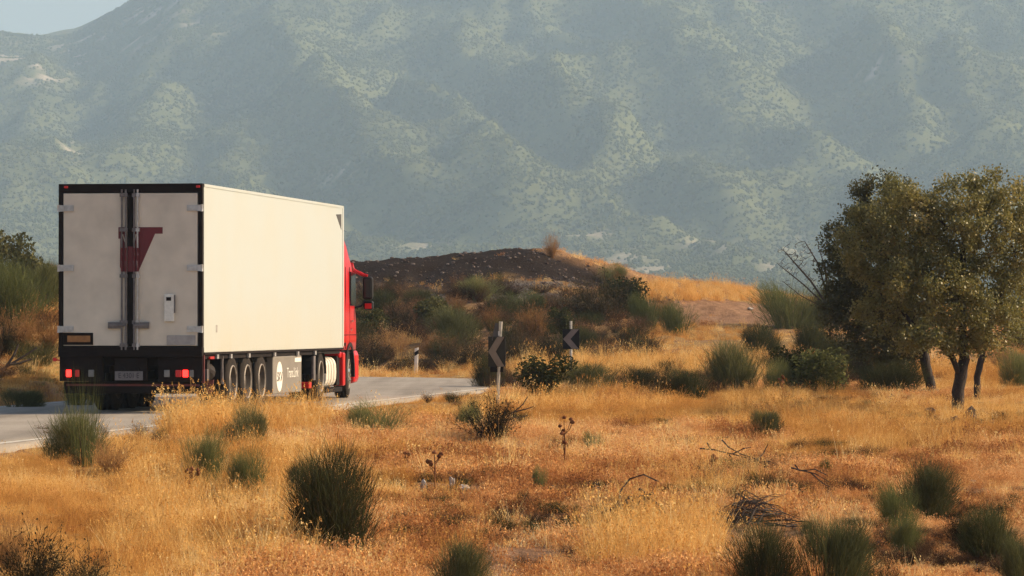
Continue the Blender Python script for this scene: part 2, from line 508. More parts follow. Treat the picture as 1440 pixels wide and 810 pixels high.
for i in range(nr):
    rn = 0.10 * (random.random() - .5); ln = 0.10 * (random.random() - .5)
    d = (right_edge[i] - left_edge[i]); d = d / np.linalg.norm(d)
    for k in range(9):
        t = k / 8
        q = left_edge[i] * (1 - t) + right_edge[i] * t
        if k == 0: q = q + d * ln
        if k == 8: q = q + d * rn
        V.append((q[0], q[1], 0.02 * (1 - (2 * t - 1) ** 2) - 0.0))
for i in range(nr - 1):
    for k in range(8):
        F.append((i * 9 + k, i * 9 + k + 1, i * 9 + 10 + k, i * 9 + 9 + k))
# skirt
n0 = len(V)
for i in range(nr):
    V.append((V[i * 9][0], V[i * 9][1], -0.1)); V.append((V[i * 9 + 8][0], V[i * 9 + 8][1], -0.1))
for i in range(nr - 1):
    F.append((i * 9, i * 9 + 9, n0 + 2 * i + 2, n0 + 2 * i)); F.append((i * 9 + 8, n0 + 2 * i + 1, n0 + 2 * i + 3, i * 9 + 17))
link('road', raw_mesh('road', V, F, m_road), kind='structure')
m_line = pbr('road_paint', (0.52, 0.47, 0.39), 0.8, var=0.35, scale=9)
for nm, e0, e1 in (('edge_line', right_edge, left_edge), ('edge_line', left_edge, right_edge)):
    V = []; F = []
    for i in range(nr):
        d = (e1[i] - e0[i]); d = d / np.linalg.norm(d)
        for o in (0.30, 0.44):
            q = e0[i] + d * o; t = o / RW
            V.append((q[0], q[1], 0.02 * (1 - (2 * t - 1) ** 2) + 0.005))
    for i in range(nr - 1):
        F.append((2 * i, 2 * i + 1, 2 * i + 3, 2 * i + 2))
    link(nm, raw_mesh(nm, V, F, m_line), kind='structure')

# ------------------------------------------------------------------ mountain
MY = np.array([1500, 2300, 3000, 3400, 4000, 4600, 5200, 5700, 6500, 9000.])
MZ = np.array([-6, 10, 42, 85, 205, 355, 505, 570, 420, 100.])
def mbase(Y): return np.interp(Y, MY, MZ)
SKX = np.array([-900, -300, 0, 60, 110, 180, 250, 400, 700, 1100, 1440, 2400]) ; SKY_ = np.array([80, 62, 50, 52, 47, 12, -35, -90, -150, -160, -130, -60.])
mx_ = np.arange(-1300, 1301, 12.0); my_ = np.concatenate([np.arange(1500, 2900, 25.0), np.arange(2900, 5300, 11.0), np.arange(5300, 9001, 60.0)])
MX, MYg = np.meshgrid(mx_, my_)
def sky_scale(X, Y):
    xp = 720 + X / Y * FPX
    tgt = CAMZ + (HOR - np.interp(xp, SKX, SKY_)) / FPX * 5400.0
    return tgt / np.interp(5400, MY, MZ)
spurs = [([(455, 165), (472, 205), (505, 250), (545, 320)], 38, 40), ([(560, 165), (640, 205), (690, 262), (725, 335)], 34, 45),
         ([(1010, 140), (1100, 215), (1185, 268), (1225, 300)], 34, 42), ([(800, 240), (900, 290), (1010, 325)], 24, 40), ([(740, 160), (860, 240), (960, 285)], 24, 42),
         ([(1215, 80), (1262, 150), (1290, 215)], 34, 36), ([(270, 80), (215, 190), (170, 290)], 26, 50), ([(340, 190), (330, 250), (330, 330)], 26, 42),
         ([(1330, 130), (1400, 225), (1470, 300)], 30, 45), ([(620, 60), (740, 150), (800, 230)], 30, 60), ([(900, 40), (1000, 150), (1050, 230)], 30, 50), ([(60, 120), (40, 220), (60, 320)], 30, 50),
         ([(420, 60), (480, 120), (520, 170)], 24, 50)]
_Dt = np.arange(1600, 5600, 5.0)
def minv(x, y):
    X = (x - 720) / FPX * _Dt
    zz = mbase(_Dt) * sky_scale(X, _Dt); zl = CAMZ + (HOR - y) / FPX * _Dt
    k = np.argmax(zz >= zl)
    return np.array([X[k], _Dt[k]])
MZg = mbase(MYg) * sky_scale(MX, MYg)
slopew = smooth(2500, 3300, MYg) * (1 - .85 * smooth(4500, 5200, MYg))
wx = (fbm(MX / 400, MYg / 400, 3) - .5) * 160
rg = ridged((MX + wx + MYg * 0.12) / 200.0, (MYg + wx) / 620.0, 4)
MZg = MZg + slopew * (rg - 0.62) * 110 + smooth(1600, 2400, MYg) * (fbm(MX / 120, MYg / 160, 4) - .5) * 22
add = np.zeros_like(MZg)
for pts, A, w in spurs:
    W = [minv(*q) for q in pts]
    b = np.full(MX.shape, 1e9)
    for p_, q_ in zip(W[:-1], W[1:]):
        d = q_ - p_; t = np.clip(((MX - p_[0]) * d[0] + (MYg - p_[1]) * d[1]) / (d @ d), 0, 1)
        b = np.minimum(b, np.hypot(MX - p_[0] - t * d[0], MYg - p_[1] - t * d[1]))
    bb = b * (0.75 + 0.6 * fbm(MX / 60, MYg / 60, 3))
    add = np.maximum(add, 1.25 * A * np.exp(-(bb / (w * 1.25)) ** 1.3))
MZg = MZg + add * (1 - .85 * smooth(4500, 5200, MYg)) + (fbm(MX / 35, MYg / 35, 3) - .5) * 11 * slopew
MZg[0, :] = -12
def mgz(X, Y):
    i = np.clip(np.searchsorted(mx_, X) - 1, 0, len(mx_) - 2); j = np.clip(np.searchsorted(my_, Y) - 1, 0, len(my_) - 2)
    fx = np.clip((X - mx_[i]) / (mx_[i + 1] - mx_[i]), 0, 1); fy = np.clip((Y - my_[j]) / (my_[j + 1] - my_[j]), 0, 1)
    return (MZg[j, i] * (1 - fx) + MZg[j, i + 1] * fx) * (1 - fy) + (MZg[j + 1, i] * (1 - fx) + MZg[j + 1, i + 1] * fx) * fy
MPX, MPY = px_of(MX, MYg, MZg)
rock = np.zeros_like(MZg)
rn_ = fbm(MX / 22, MYg / 30, 4)
for (x, y, w, h) in ((35, 88, 45, 20), (100, 72, 30, 16), (60, 105, 40, 12), (215, 18, 40, 14), (285, 36, 36, 10), (130, 55, 40, 8), (235, 2, 16, 16), (602, 3, 22, 8), (1090, 6, 18, 10), (612, 44, 8, 8), (1228, 98, 18, 8), (1280, 95, 22, 14), (105, 213, 12, 14), (170, 150, 25, 10), (265, 145, 22, 6), (465, 245, 22, 10), (200, 60, 30, 12)):
    rock = np.maximum(rock, np.exp(-(((MPX - x) / w) ** 2 + ((MPY - y) / h) ** 2)) * smooth(.50, .62, rn_) * 1.1)
for (x, y, w, h) in ((860, 365, 55, 14), (1130, 345, 50, 12), (1000, 345, 40, 8), (1090, 375, 45, 6), (830, 330, 40, 6), (1010, 375, 35, 5), (930, 380, 50, 8), (600, 345, 40, 6)):
    rock = np.maximum(rock, np.exp(-(((MPX - x) / w) ** 2 + ((MPY - y) / h) ** 2)) * smooth(.38, .55, rn_) * 0.75)
rock = np.clip(rock, 0, 1)
m_mtn, nt, out = nmat('scrub_mountain')
tc = N(nt, 'ShaderNodeTexCoord')
n1 = gnoise(0.06, 8, 0.75); n2_ = gnoise(0.004, 4)
scr = ramp(nt, n1.outputs['Fac'], [(0.3, (0.085, 0.098, 0.042)), (0.55, (0.122, 0.13, 0.055)), (0.8, (0.17, 0.165, 0.078))])
rck = ramp(nt, n1.outputs['Fac'], [(0.3, (0.30, 0.23, 0.17)), (0.7, (0.58, 0.50, 0.40))])
c = amix(scr.outputs[0], rck.outputs[0], 'rock')
p = N(nt, 'ShaderNodeBsdfPrincipled'); p.inputs['Roughness'].default_value = 1.0; p.inputs['Specular IOR Level'].default_value = 0.0
nt.links.new(c, p.inputs['Base Color'])
bp = N(nt, 'ShaderNodeBump'); bp.inputs['Strength'].default_value = 0.4; bp.inputs['Distance'].default_value = 3.0
nt.links.new(n1.outputs['Fac'], bp.inputs['Height']); nt.links.new(bp.outputs[0], p.inputs['Normal'])
nt.links.new(p.outputs[0], out.inputs[0])
nxm, nym = len(mx_), len(my_)
idx = np.arange(nxm * nym).reshape(nym, nxm)
F = np.stack([idx[:-1, :-1], idx[:-1, 1:], idx[1:, 1:], idx[1:, :-1]], -1).reshape(-1, 4)
me = raw_mesh('mountain', np.stack([MX, MYg, MZg], -1).reshape(-1, 3), F, m_mtn, smooth_=True)
a = me.attributes.new('rock', 'FLOAT', 'POINT'); a.data.foreach_set('value', rock.astype(np.float32).ravel())
link('mountain', me, kind='structure')

# ------------------------------------------------------------------ scatter (for what nobody could count)
def scatter(name, pts, rotz, sc, tint, pick, protos, label, tilt=None):
    n = len(pts)
    me = bpy.data.meshes.new(name)
    me.vertices.add(n); me.vertices.foreach_set('co', np.asarray(pts, np.float32).ravel())
    rot = np.zeros((n, 3), np.float32); rot[:, 2] = rotz
    if tilt is not None:
        rot[:, 0] = tilt[:, 0]; rot[:, 1] = tilt[:, 1]
    for nm, ty, arr in (('rot', 'FLOAT_VECTOR', rot), ('tint', 'FLOAT', tint), ('pick', 'INT', pick)):
        a = me.attributes.new(nm, ty, 'POINT')
        a.data.foreach_set('vector' if ty == 'FLOAT_VECTOR' else 'value', np.ascontiguousarray(arr, np.int32 if ty == 'INT' else np.float32).ravel())
    sc = np.asarray(sc, np.float32)
    if sc.ndim == 1:
        sc = np.repeat(sc[:, None], 3, 1)
    a = me.attributes.new('scl', 'FLOAT_VECTOR', 'POINT'); a.data.foreach_set('vector', np.ascontiguousarray(sc, np.float32).ravel())
    coll = bpy.data.collections.new(name + '_source')
    for i, pm in enumerate(protos):
        o = bpy.data.objects.new('%s_%02d' % (name, i), pm)
        coll.objects.link(o)
    ng = bpy.data.node_groups.new(name + '_scatter', 'GeometryNodeTree')
    ng.interface.new_socket('Geometry', in_out='INPUT', socket_type='NodeSocketGeometry')
    ng.interface.new_socket('Geometry', in_out='OUTPUT', socket_type='NodeSocketGeometry')
    gi = ng.nodes.new('NodeGroupInput'); go = ng.nodes.new('NodeGroupOutput')
    iop = ng.nodes.new('GeometryNodeInstanceOnPoints')
    ci = ng.nodes.new('GeometryNodeCollectionInfo')
    ci.inputs['Collection'].default_value = coll
    ci.inputs['Separate Children'].default_value = True
    ci.inputs['Reset Children'].default_value = True
    def na(nm, ty):
        x = ng.nodes.new('GeometryNodeInputNamedAttribute'); x.data_type = ty; x.inputs['Name'].default_value = nm
        return [o for o in x.outputs if o.enabled and o.name == 'Attribute'][0]
    L = ng.links
    L.new(gi.outputs[0], iop.inputs['Points'])
    L.new(ci.outputs[0], iop.inputs['Instance'])
    iop.inputs['Pick Instance'].default_value = True
    L.new(na('pick', 'INT'), iop.inputs['Instance Index'])
    L.new(na('rot', 'FLOAT_VECTOR'), iop.inputs['Rotation'])
    L.new(na('scl', 'FLOAT_VECTOR'), iop.inputs['Scale'])
    L.new(iop.outputs[0], go.inputs[0])
    o = link(name, me, kind='stuff', label=label)
    md = o.modifiers.new('scatter', 'NODES'); md.node_group = ng
    return o

# wood on the mountain
def blob_mesh(name, mat, seed, sub=2, amp=0.35):
    bm = bmesh.new()
    bmesh.ops.create_icosphere(bm, subdivisions=sub, radius=0.5)
    r_ = random.Random(seed)
    ph = [r_.uniform(0, 6.28) for _ in range(9)]
    for v in bm.verts:
        c_ = v.co
        k = 1 + amp * (math.sin(c_.x * 9 + ph[0]) * math.sin(c_.y * 8 + ph[1]) + .6 * math.sin(c_.z * 13 + ph[2] + c_.x * 5) + r_.uniform(-.5, .5))
        v.co = c_ * k
        v.co.z = v.co.z * 1.0 + 0.35
    me = bpy.data.meshes.new(name); bm.to_mesh(me); bm.free()
    a = me.attributes.new('var', 'FLOAT', 'FACE'); a.data.foreach_set('value', np.array([r_.random() for _ in me.polygons], np.float32))
    me.materials.append(mat)
    return me
m_wood = plant_mat('far_wood', [(0.0, (0.055, 0.07, 0.027)), (0.4, (0.085, 0.102, 0.039)), (0.7, (0.12, 0.13, 0.05)), (1.0, (0.16, 0.155, 0.065))], 'instancer', 0.1)
n = 300000
uu = rng.uniform(-0.150, 0.150, n); yy = 2300 + (5500 - 2300) * rng.random(n) ** 0.85
X = uu * yy
keep = rng.random(n) < np.clip(smooth(.3, .65, fbm(X / 45, yy / 80, 4)) * 0.40 + .45, 0, 1)
ri = np.clip(np.searchsorted(mx_, X), 0, nxm - 1); rj = np.clip(np.searchsorted(my_, yy), 0, nym - 1)
keep &= rng.random(n) > rock[rj, ri] * 1.6
X = X[keep]; yy = yy[keep]; n = len(X)
s_ = rng.uniform(1.2, 3.1, n) * (0.8 + .4 * rng.random(n))
scl = np.stack([s_, s_, s_ * rng.uniform(.75, 1.3, n)], 1)
scatter('mountain_wood', np.stack([X, yy, mgz(X, yy) - 0.3], 1), rng.uniform(0, 6.28, n), scl,
        np.clip(fbm(X / 150, yy / 200, 3) * 1.1 - .05 + rng.normal(0, .15, n), 0, 1), rng.integers(0, 4, n),
        [blob_mesh('far_tree', m_wood, i) for i in range(4)], 'scattered green scrub trees covering the hazy mountain')
# ------------------------------------------------------------------ haze: the air between here and the mountain
m_haze, nt, out = nmat('thin_haze')
pv = N(nt, 'ShaderNodeVolumePrincipled')
pv.inputs['Color'].default_value = (0.56, 0.77, 1.0, 1)
pv.inputs['Density'].default_value = 0.000140
pv.inputs['Anisotropy'].default_value = 0.0
nt.links.new(pv.outputs[0], out.inputs['Volume'])
mb = MB().box(-9500, 9500, -450, 12500, -13.5, 690)
hz = build(mb, 'haze', m_haze, kind='stuff')
hz['label'] = 'pale blue haze in front of the mountain'

# ------------------------------------------------------------------ lorry
m_white = None
m_white, nt, out = nmat('cream_trailer_panel')
tc = N(nt, 'ShaderNodeTexCoord')
n1 = gnoise(0.7, 5); n2_ = gnoise(6.0, 6)
sep = N(nt, 'ShaderNodeSeparateXYZ'); nt.links.new(tc.outputs['Object'], sep.inputs[0])
# streaky road film: stretched noise, stronger low down where spray reaches
mp = N(nt, 'ShaderNodeMapping'); mp.inputs['Scale'].default_value = (2, 5, 0.35); nt.links.new(tc.outputs['Object'], mp.inputs[0])
ns = N(nt, 'ShaderNodeTexNoise'); ns.inputs['Scale'].default_value = 2.0; ns.inputs['Detail'].default_value = 6; nt.links.new(mp.outputs[0], ns.inputs['Vector'])
low = N(nt, 'ShaderNodeMapRange'); low.inputs['From Min'].default_value = 2.2; low.inputs['From Max'].default_value = 1.05
nt.links.new(sep.outputs[2], low.inputs[0])
mu = N(nt, 'ShaderNodeMath', operation='MULTIPLY'); nt.links.new(low.outputs[0], mu.inputs[0]); nt.links.new(ns.outputs['Fac'], mu.inputs[1])
mu2 = N(nt, 'ShaderNodeMath', operation='MULTIPLY_ADD'); mu2.inputs[1].default_value = 0.9; nt.links.new(mu.outputs[0], mu2.inputs[0])
mr = N(nt, 'ShaderNodeMapRange'); mr.inputs['From Min'].default_value = .4; mr.inputs['From Max'].default_value = .8; mr.inputs['To Max'].default_value = 0.35; nt.links.new(n1.outputs['Fac'], mr.inputs[0])
nt.links.new(mr.outputs[0], mu2.inputs[2])
mx = N(nt, 'ShaderNodeMix', data_type='RGBA'); mx.inputs[6].default_value = (0.445, 0.475, 0.455, 1); mx.inputs[7].default_value = (0.46, 0.425, 0.33, 1)
nt.links.new(mu2.outputs[0], mx.inputs[0])
p = N(nt, 'ShaderNodeBsdfPrincipled'); p.inputs['Roughness'].default_value = 0.42; p.inputs['Specular IOR Level'].default_value = 0.35
nt.links.new(mx.outputs[2], p.inputs['Base Color']); nt.links.new(p.outputs[0], out.inputs[0])

m_door = pbr('dusty_door_panel', (0.64, 0.56, 0.45), 0.6, var=0.12, scale=2.5)
m_frame = pbr('dark_rear_frame', (0.014, 0.0085, 0.007), 0.75, var=0.3, scale=8, spec=.12)
m_black = pbr('black_chassis', (0.014, 0.010, 0.009), 0.8, var=0.4, scale=6, spec=.12)
m_tyre = pbr('dusty_tyre', (0.026, 0.020, 0.016), 0.9, var=0.35, scale=9, bump=0.4, spec=.15)
m_rim = pbr('pale_steel_rim', (0.22, 0.19, 0.16), 0.6, 0.3, var=0.3, scale=12)
m_hub = pbr('dark_hub', (0.03, 0.023, 0.02), 0.7, var=0.3, spec=.2)
m_steel = pbr('galvanised_steel', (0.50, 0.48, 0.46), 0.42, 0.7, var=0.2, scale=14)
m_dsteel = pbr('dull_steel', (0.16, 0.14, 0.135), 0.5, 0.4, var=0.3, scale=12)
m_red = pbr('red_cab_paint', (0.50, 0.005, 0.007), 0.35, var=0.06, scale=2, coat=0.15, spec=0.3)
m_redd = pbr('dull_red_paint', (0.14, 0.026, 0.02), 0.65, var=0.3, scale=9)
m_emb = pbr('dark_red_emblem', (0.13, 0.010, 0.014), 0.6, var=0.12)
m_tail = pbr('lit_tail_lens', (0.5, 0.01, 0.01), 0.3, var=0, emit=(1.0, 0.02, 0.015), estr=4.0)
m_lens = pbr('red_lens', (0.35, 0.015, 0.015), 0.3, var=0, emit=(1.0, 0.03, 0.03), estr=0.08)
m_glensl = pbr('grey_lamp_lens', (0.20, 0.19, 0.18), 0.3, var=0.2)
m_orange = pbr('faded_orange_reflector', (0.30, 0.13, 0.035), 0.6, var=0.25, scale=12)
m_greyrf = pbr('grey_reflector', (0.34, 0.31, 0.29), 0.6, var=0.2, scale=12)
m_plate = pbr('number_plate', (0.16, 0.14, 0.14), 0.5, var=0.15, scale=20)
m_platel = pbr('number_plate_letter', (0.02, 0.02, 0.025), 0.5, var=0)
m_panel = pbr('grey_side_box', (0.19, 0.165, 0.135), 0.55, var=0.10, scale=3)
m_logo = pbr('white_lettering', (0.72, 0.68, 0.60), 0.6, var=0.1, scale=20)
m_logod = pbr('dark_lettering', (0.05, 0.045, 0.04), 0.6, var=0)
m_tank = pbr('pale_ribbed_tank', (0.66, 0.60, 0.50), 0.45, 0.15, var=0.12, scale=6)
m_glass = pbr('dark_cab_glass', (0.012, 0.014, 0.016), 0.08, var=0)
m_plast = pbr('black_plastic', (0.011, 0.010, 0.010), 0.55, var=0.2, spec=.2)
m_chrome = pbr('bright_metal', (0.75, 0.73, 0.70), 0.2, 0.95, var=0.05)

lorry = link('articulated_lorry', None, loc=(-6.612, 69.876, 0.0), label='cream box trailer lorry with red cab driving away along the road', category='lorry')
lorry.rotation_euler = (0, 0, -R(7.9))
W = 1.275
def lx(x): return (x - 183.5) / 81.2       # rear face, photo x -> local x
def lz(y): return (582.6 - y) / 81.0       # rear face, photo y -> height
# --- box
box = build(MB().box(-W, W, 0.10, 13.62, 1.06, 3.985), 'trailer_box', m_white, lorry, bevel=0.02)
for sd in (-1, 1):
    a_, b_ = sorted((sd * (W - 0.01), sd * (W + 0.012)))
    build(MB().box(a_, b_, 0.11, 13.60, 1.035, 1.075), 'bottom_rail', m_frame, box)
    a_, b_ = sorted((sd * (W - 0.03), sd * (W + 0.010)))
    build(MB().box(a_, b_, 0.11, 13.60, 3.945, 3.995), 'top_rail', m_white, box)
build(MB().box(W - 0.02, W + 0.008, 13.50, 13.628, 1.10, 3.945), 'front_corner_post', m_white, box)
build(MB().prism([(12.75, 3.80), (13.35, 3.82), (13.35, 3.50)], 'x', W + 0.001, W + 0.005), 'corner_decal', m_logod, box)
build(MB().box(W + 0.001, W + 0.006, 1.10, 1.22, 1.42, 1.55), 'side_decal', m_greyrf, box)
# --- rear frame
fr = MB()
fr.box(-W, W, -0.02, 0.11, 3.845, 4.0)
fr.box(-W, -W + 0.075, -0.02, 0.11, 1.17, 3.845)
fr.box(W - 0.075, W, -0.02, 0.11, 1.17, 3.845)
fr.box(-W, W, -0.045, 0.13, 1.00, 1.17)
frame = build(fr, 'rear_frame', m_frame, lorry, bevel=0.006)
for x in (lx(91), lx(281)):
    build(MB().box(x - 0.035, x + 0.035, -0.04, -0.02, 3.925, 3.965), 'marker_lamp', m_lens, frame, bevel=0.008)
build(MB().box(-W + 0.01, W - 0.01, -0.052, -0.045, 1.085, 1.10), 'rubber_strip', m_black, frame)
# --- doors
def door(sx):
    x0, x1 = (-W + 0.085, -0.055) if sx < 0 else (0.055, W - 0.085)
    x0, x1 = x0 + lx(182.5) * 0, x1
    d = build(MB().box(x0, x1, -0.012, 0.09, 1.19, 3.835), 'rear_door', m_door, lorry, bevel=0.008)
    # rubber seal around the door
    g = MB()
    g.box(x0 - 0.02, x1 + 0.02, -0.005, 0.08, 1.172, 1.19)
    build(g, 'door_seal', m_black, d)
    for y in (293, 377, 463):
        z = lz(y)
        xo = sx * W
        h = MB()
        h.box(min(xo * 1.006, xo - sx * 0.10), max(xo * 1.006, xo - sx * 0.10), -0.05, 0.02, z - 0.055, z + 0.055)
        h.box(min(xo - sx * 0.09, xo - sx * 0.27), max(xo - sx * 0.09, xo - sx * 0.27), -0.034, -0.012, z - 0.05, z + 0.05)
        h.tube([(xo - sx * 0.005, -0.04, z - 0.06), (xo - sx * 0.005, -0.04, z + 0.06)], 0.022, 8)
        for q in (0.14, 0.2, 0.25):
            h.tube([(xo - sx * q, -0.034, z), (xo - sx * q, -0.044, z)], 0.014, 6)
        build(h, 'hinge', m_steel, d)
    # lock rods
    for xr, mm in (((0.075) if sx > 0 else -0.075, m_dsteel), ((0.135) if sx > 0 else -0.145, m_steel if sx > 0 else m_dsteel)):
        rr = MB().tube([(xr, -0.045, 1.12), (xr, -0.045, 3.90)], 0.017, 8)
        for z in (1.20, 1.6, 2.4, 3.2, 3.80):
            rr.box(xr - 0.035, xr + 0.035, -0.06, -0.012, z - 0.03, z + 0.03)
        build(rr, 'lock_rod', mm, d)
    # handle hub plate low down
    h = MB()
    xa, xb = (lx(152), lx(172)) if sx < 0 else (lx(188), lx(211))
    h.box(xa, xb, -0.06, -0.012, lz(462), lz(453))
    h.tube([(xb - 0.05 if sx > 0 else xa + 0.05, -0.07, lz(457.5)), (xb - 0.05 if sx > 0 else xa + 0.05, -0.012, lz(457.5))], 0.05, 12)
    h.box(min(sx * 0.075, sx * 0.35), max(sx * 0.075, sx * 0.35), -0.085, -0.06, lz(459), lz(456))
    build(h, 'door_handle', m_dsteel, d, bevel=0.004)
    return d
dl = door(-1); dr = door(1)
# central seal
build(MB().box(-0.054, 0.054, -0.02, 0.08, 1.18, 3.84), 'centre_seal', m_black, lorry)
# reflectors, vent box
build(MB().box(lx(87), lx(130), -0.022, -0.012, lz(485), lz(468)), 'reflector_frame', m_frame, dl)
build(MB().box(lx(93), lx(126), -0.026, -0.022, lz(481), lz(472)), 'reflector', m_orange, dl)
build(MB().box(lx(236), lx(277), -0.022, -0.012, lz(485), lz(471.5)), 'reflector', m_greyrf, dr)
vb = build(MB().box(lx(233), lx(247), -0.06, -0.012, lz(452), lz(414)), 'document_box', m_logo, dr, bevel=0.008)
build(MB().box(lx(236), lx(243), -0.064, -0.06, lz(423), lz(418)), 'box_latch', m_black, vb)
build(MB().box(lx(247), lx(248.6), -0.06, -0.03, lz(440), lz(415)), 'box_hinge', m_dsteel, vb)
# big slab letter painted across both doors
def ez(v): return lz(300 + v / 8.1)
def ex(u): return lx(150 + u / 8.1)
def epoly(pts): return [(ex(u), ez(v)) for u, v in pts]
build(MB().prism(epoly([(132, 160), (228, 160), (228, 372), (190, 245), (190, 240), (175, 240), (228, 400), (228, 665), (175, 665), (150, 610), (155, 290), (132, 290)]), 'y', -0.0155, -0.0125), 'painted_letter', m_emb, dl)
build(MB().prism(epoly([(318, 350), (345, 250), (360, 240), (318, 240), (318, 160), (648, 160), (648, 235), (560, 235), (365, 665), (318, 665)]), 'y', -0.0155, -0.0125), 'painted_letter', m_emb, dr)
build(MB().box(-0.05, 0.05, -0.0235, -0.0205, ez(665), ez(380)), 'painted_letter', m_emb, dl)
for xr, dd in ((-0.145, dl), (-0.075, dl), (0.075, dr), (0.135, dr)):
    build(MB().tube([(xr, -0.045, ez(665)), (xr, -0.045, ez(395))], 0.0185, 8), 'painted_letter', m_emb, dd)
# --- rear light carrier, number plate, bumper
car = MB()
car.box(-W + 0.01, lx(143), 0.02, 0.14, lz(536), 1.0)
car.box(lx(223), W - 0.01, 0.02, 0.14, lz(536), 1.0)
car.box(lx(160), lx(207), 0.02, 0.10, lz(536), lz(503))
car.box(-W + 0.02, W - 0.02, 0.141, 0.22, 0.85, 1.0)
lc = build(car, 'light_carrier', m_frame, lorry, bevel=0.006)
for x, mm, w in ((94.5, m_tail, 3.6), (107, m_lens, 3.0), (127, m_glensl, 4.0), (236, m_glensl, 4), (252.5, m_lens, 4), (262.5, m_tail, 3.8), (271.5, m_glensl, 3)):
    build(MB().box(lx(x - w), lx(x + w), -0.02, 0.02, lz(530), lz(520)), 'tail_lamp', mm, lc, bevel=0.012)
npl = build(MB().box(lx(161), lx(201), 0.004, 0.02, lz(534.5), lz(522)), 'number_plate', m_plate, lc)
for q in (168, 188):
    build(MB().box(lx(q), lx(q + 7), -0.01, 0.02, lz(521), lz(516)), 'plate_lamp', m_black, lc)
def text_obj(body, size, mat, parent, origin, side, name, extr=0.002, sx=1.0):
    cu = bpy.data.curves.new(name, 'FONT'); cu.body = body; cu.size = size; cu.extrude = extr; cu.align_x = 'CENTER'; cu.align_y = 'CENTER'; cu.resolution_u = 3
    t = bpy.data.objects.new(name, cu); COL.objects.link(t)
    bpy.context.view_layer.update()
    me = bpy.data.meshes.new_from_object(t.evaluated_get(bpy.context.evaluated_depsgraph_get()))
    bpy.data.objects.remove(t); bpy.data.curves.remove(cu)
    me.materials.clear(); me.materials.append(mat)
    ax = Matrix(((1, 0, 0), (0, 0, -1), (0, 1, 0))) if side == 'rear' else Matrix(((0, 0, 1), (1, 0, 0), (0, 1, 0)))
    for v in me.vertices:
        v.co = ax @ Vector((v.co.x * sx, v.co.y, v.co.z)) + Vector(origin)
    return link(name, me, parent)
text_obj('E 4301 E', 0.135, m_platel, npl, (lx(181), 0.002, lz(528.3)), 'rear', 'plate_lettering', sx=0.78)['kind'] = 'stuff'
bum = build(MB().box(lx(84), lx(284), 0.16, 0.28, lz(553.5), lz(536.5)), 'underrun_bumper', m_frame, lorry, bevel=0.01)
build(MB().box(lx(88), lx(280), 0.156, 0.16, lz(543), lz(540)), 'red_stripe', m_redd, bum)
build(MB().box(W - 0.03, W + 0.02, 0.05, 0.09, 0.55, 1.03), 'marker_arm', m_redd, lorry)
build(MB().prism([(W - 0.02, 0.58), (W + 0.13, 0.60), (W + 0.10, 0.38), (W + 0.02, 0.36)], 'y', 0.30, 0.34), 'mud_flap', m_redd, lorry)
o = build(MB().tube([(-W + 0.01, 0.06, 0.93), (-W - 0.07, 0.06, 0.95)], 0.012, 6).box(-W - 0.11, -W - 0.06, 0.03, 0.09, 0.92, 0.98), 'marker_arm', m_lens, lorry)
# --- chassis
ch = MB()
for x in (-0.5, 0.5):
    ch.box(x - 0.06, x + 0.06, 0.25, 13.2, 0.72, 1.02)
for y in np.arange(0.8, 13, 1.1):
    ch.box(-W + 0.05, W - 0.05, y, y + 0.08, 0.98, 1.05)
ch.box(-W + 0.02, W - 0.035, 0.2, 13.4, 0.955, 1.03)
build(ch, 'chassis', m_black, lorry)
for s, zz in ((0.55, .99), ):
    build(MB().box(W - 0.01, W + 0.02, s, s + 0.34, 0.955, 1.0), 'side_marker', m_lens, lorry)
for s in (1.15, 2.3, 3.9, 6.3, 8.6, 10.4):
    build(MB().box(W - 0.02, W + 0.016, s, s + 0.14, 0.955, 1.03), 'rail_clamp', m_steel, lorry)
# --- wheels
def wheel_meshes(r, w):
    t = MB().lathe_x([(-w / 2 + .01, r * .58), (-w / 2, r * .66), (-w / 2, r * .86), (-w / 2 + .03, r * .97), (-w * .3, r), (-w * .29, r * .975), (-w * .24, r * .975), (-w * .23, r), (-.02, r), (-.015, r * .975), (.015, r * .975), (.02, r), (w * .23, r), (w * .24, r * .975), (w * .29, r * .975), (w * .3, r), (w / 2 - .03, r * .97), (w / 2, r * .86), (w / 2, r * .66), (w / 2 - .01, r * .58)], 0, 0, 0, 40)
    rm = MB().lathe_x([(w / 2 - .012, r * .60), (w / 2 + .005, r * .585), (w / 2 - .01, r * .55), (w / 2 - .08, r * .53), (w / 2 - .13, r * .40), (w / 2 - .12, r * .2), (w / 2 - .05, r * .19), (w / 2 - .045, 0.001)], 0, 0, 0, 36)
    rm.lathe_x([(-w / 2 + .01, r * .60), (-w / 2 + .07, r * .5), (-w / 2 + .07, .001)], 0, 0, 0, 30)
    nt_ = MB()
    for k in range(10):
        a = 2 * math.pi * k / 10
        cy, cz = r * .32 * math.cos(a), r * .32 * math.sin(a)
        nt_.tube([(w / 2 - .13, cy, cz), (w / 2 - .07, cy, cz)], .018, 6)
    fl = MB().lathe_x([(w / 2 - .010, r * .615), (w / 2 + .010, r * .60), (w / 2 + .008, r * .565), (w / 2 - .03, r * .548)], 0, 0, 0, 36)
    return t.mesh('tyre', m_tyre, True), rm.mesh('rim', m_disc, True), nt_.mesh('wheel_nuts', m_dsteel), fl.mesh('rim_flange', m_rim, True)
m_disc = pbr('dusty_wheel_disc', (0.07, 0.056, 0.045), 0.7, 0.1, var=0.3, scale=12, spec=.2)
wm = wheel_meshes(0.515, 0.385)
m_nut = m_chrome
def wheel(parent, x, y, r, flip, meshes, inner=False):
    e = link('wheel', meshes[0], parent, loc=(x, y, r))
    e.rotation_euler = (random.uniform(0, 1), 0, math.pi if flip else 0)
    link('rim', meshes[1], e)
    link('rim_flange', meshes[3], e)
    link('wheel_nuts', meshes[2], e, kind='stuff')
    return e
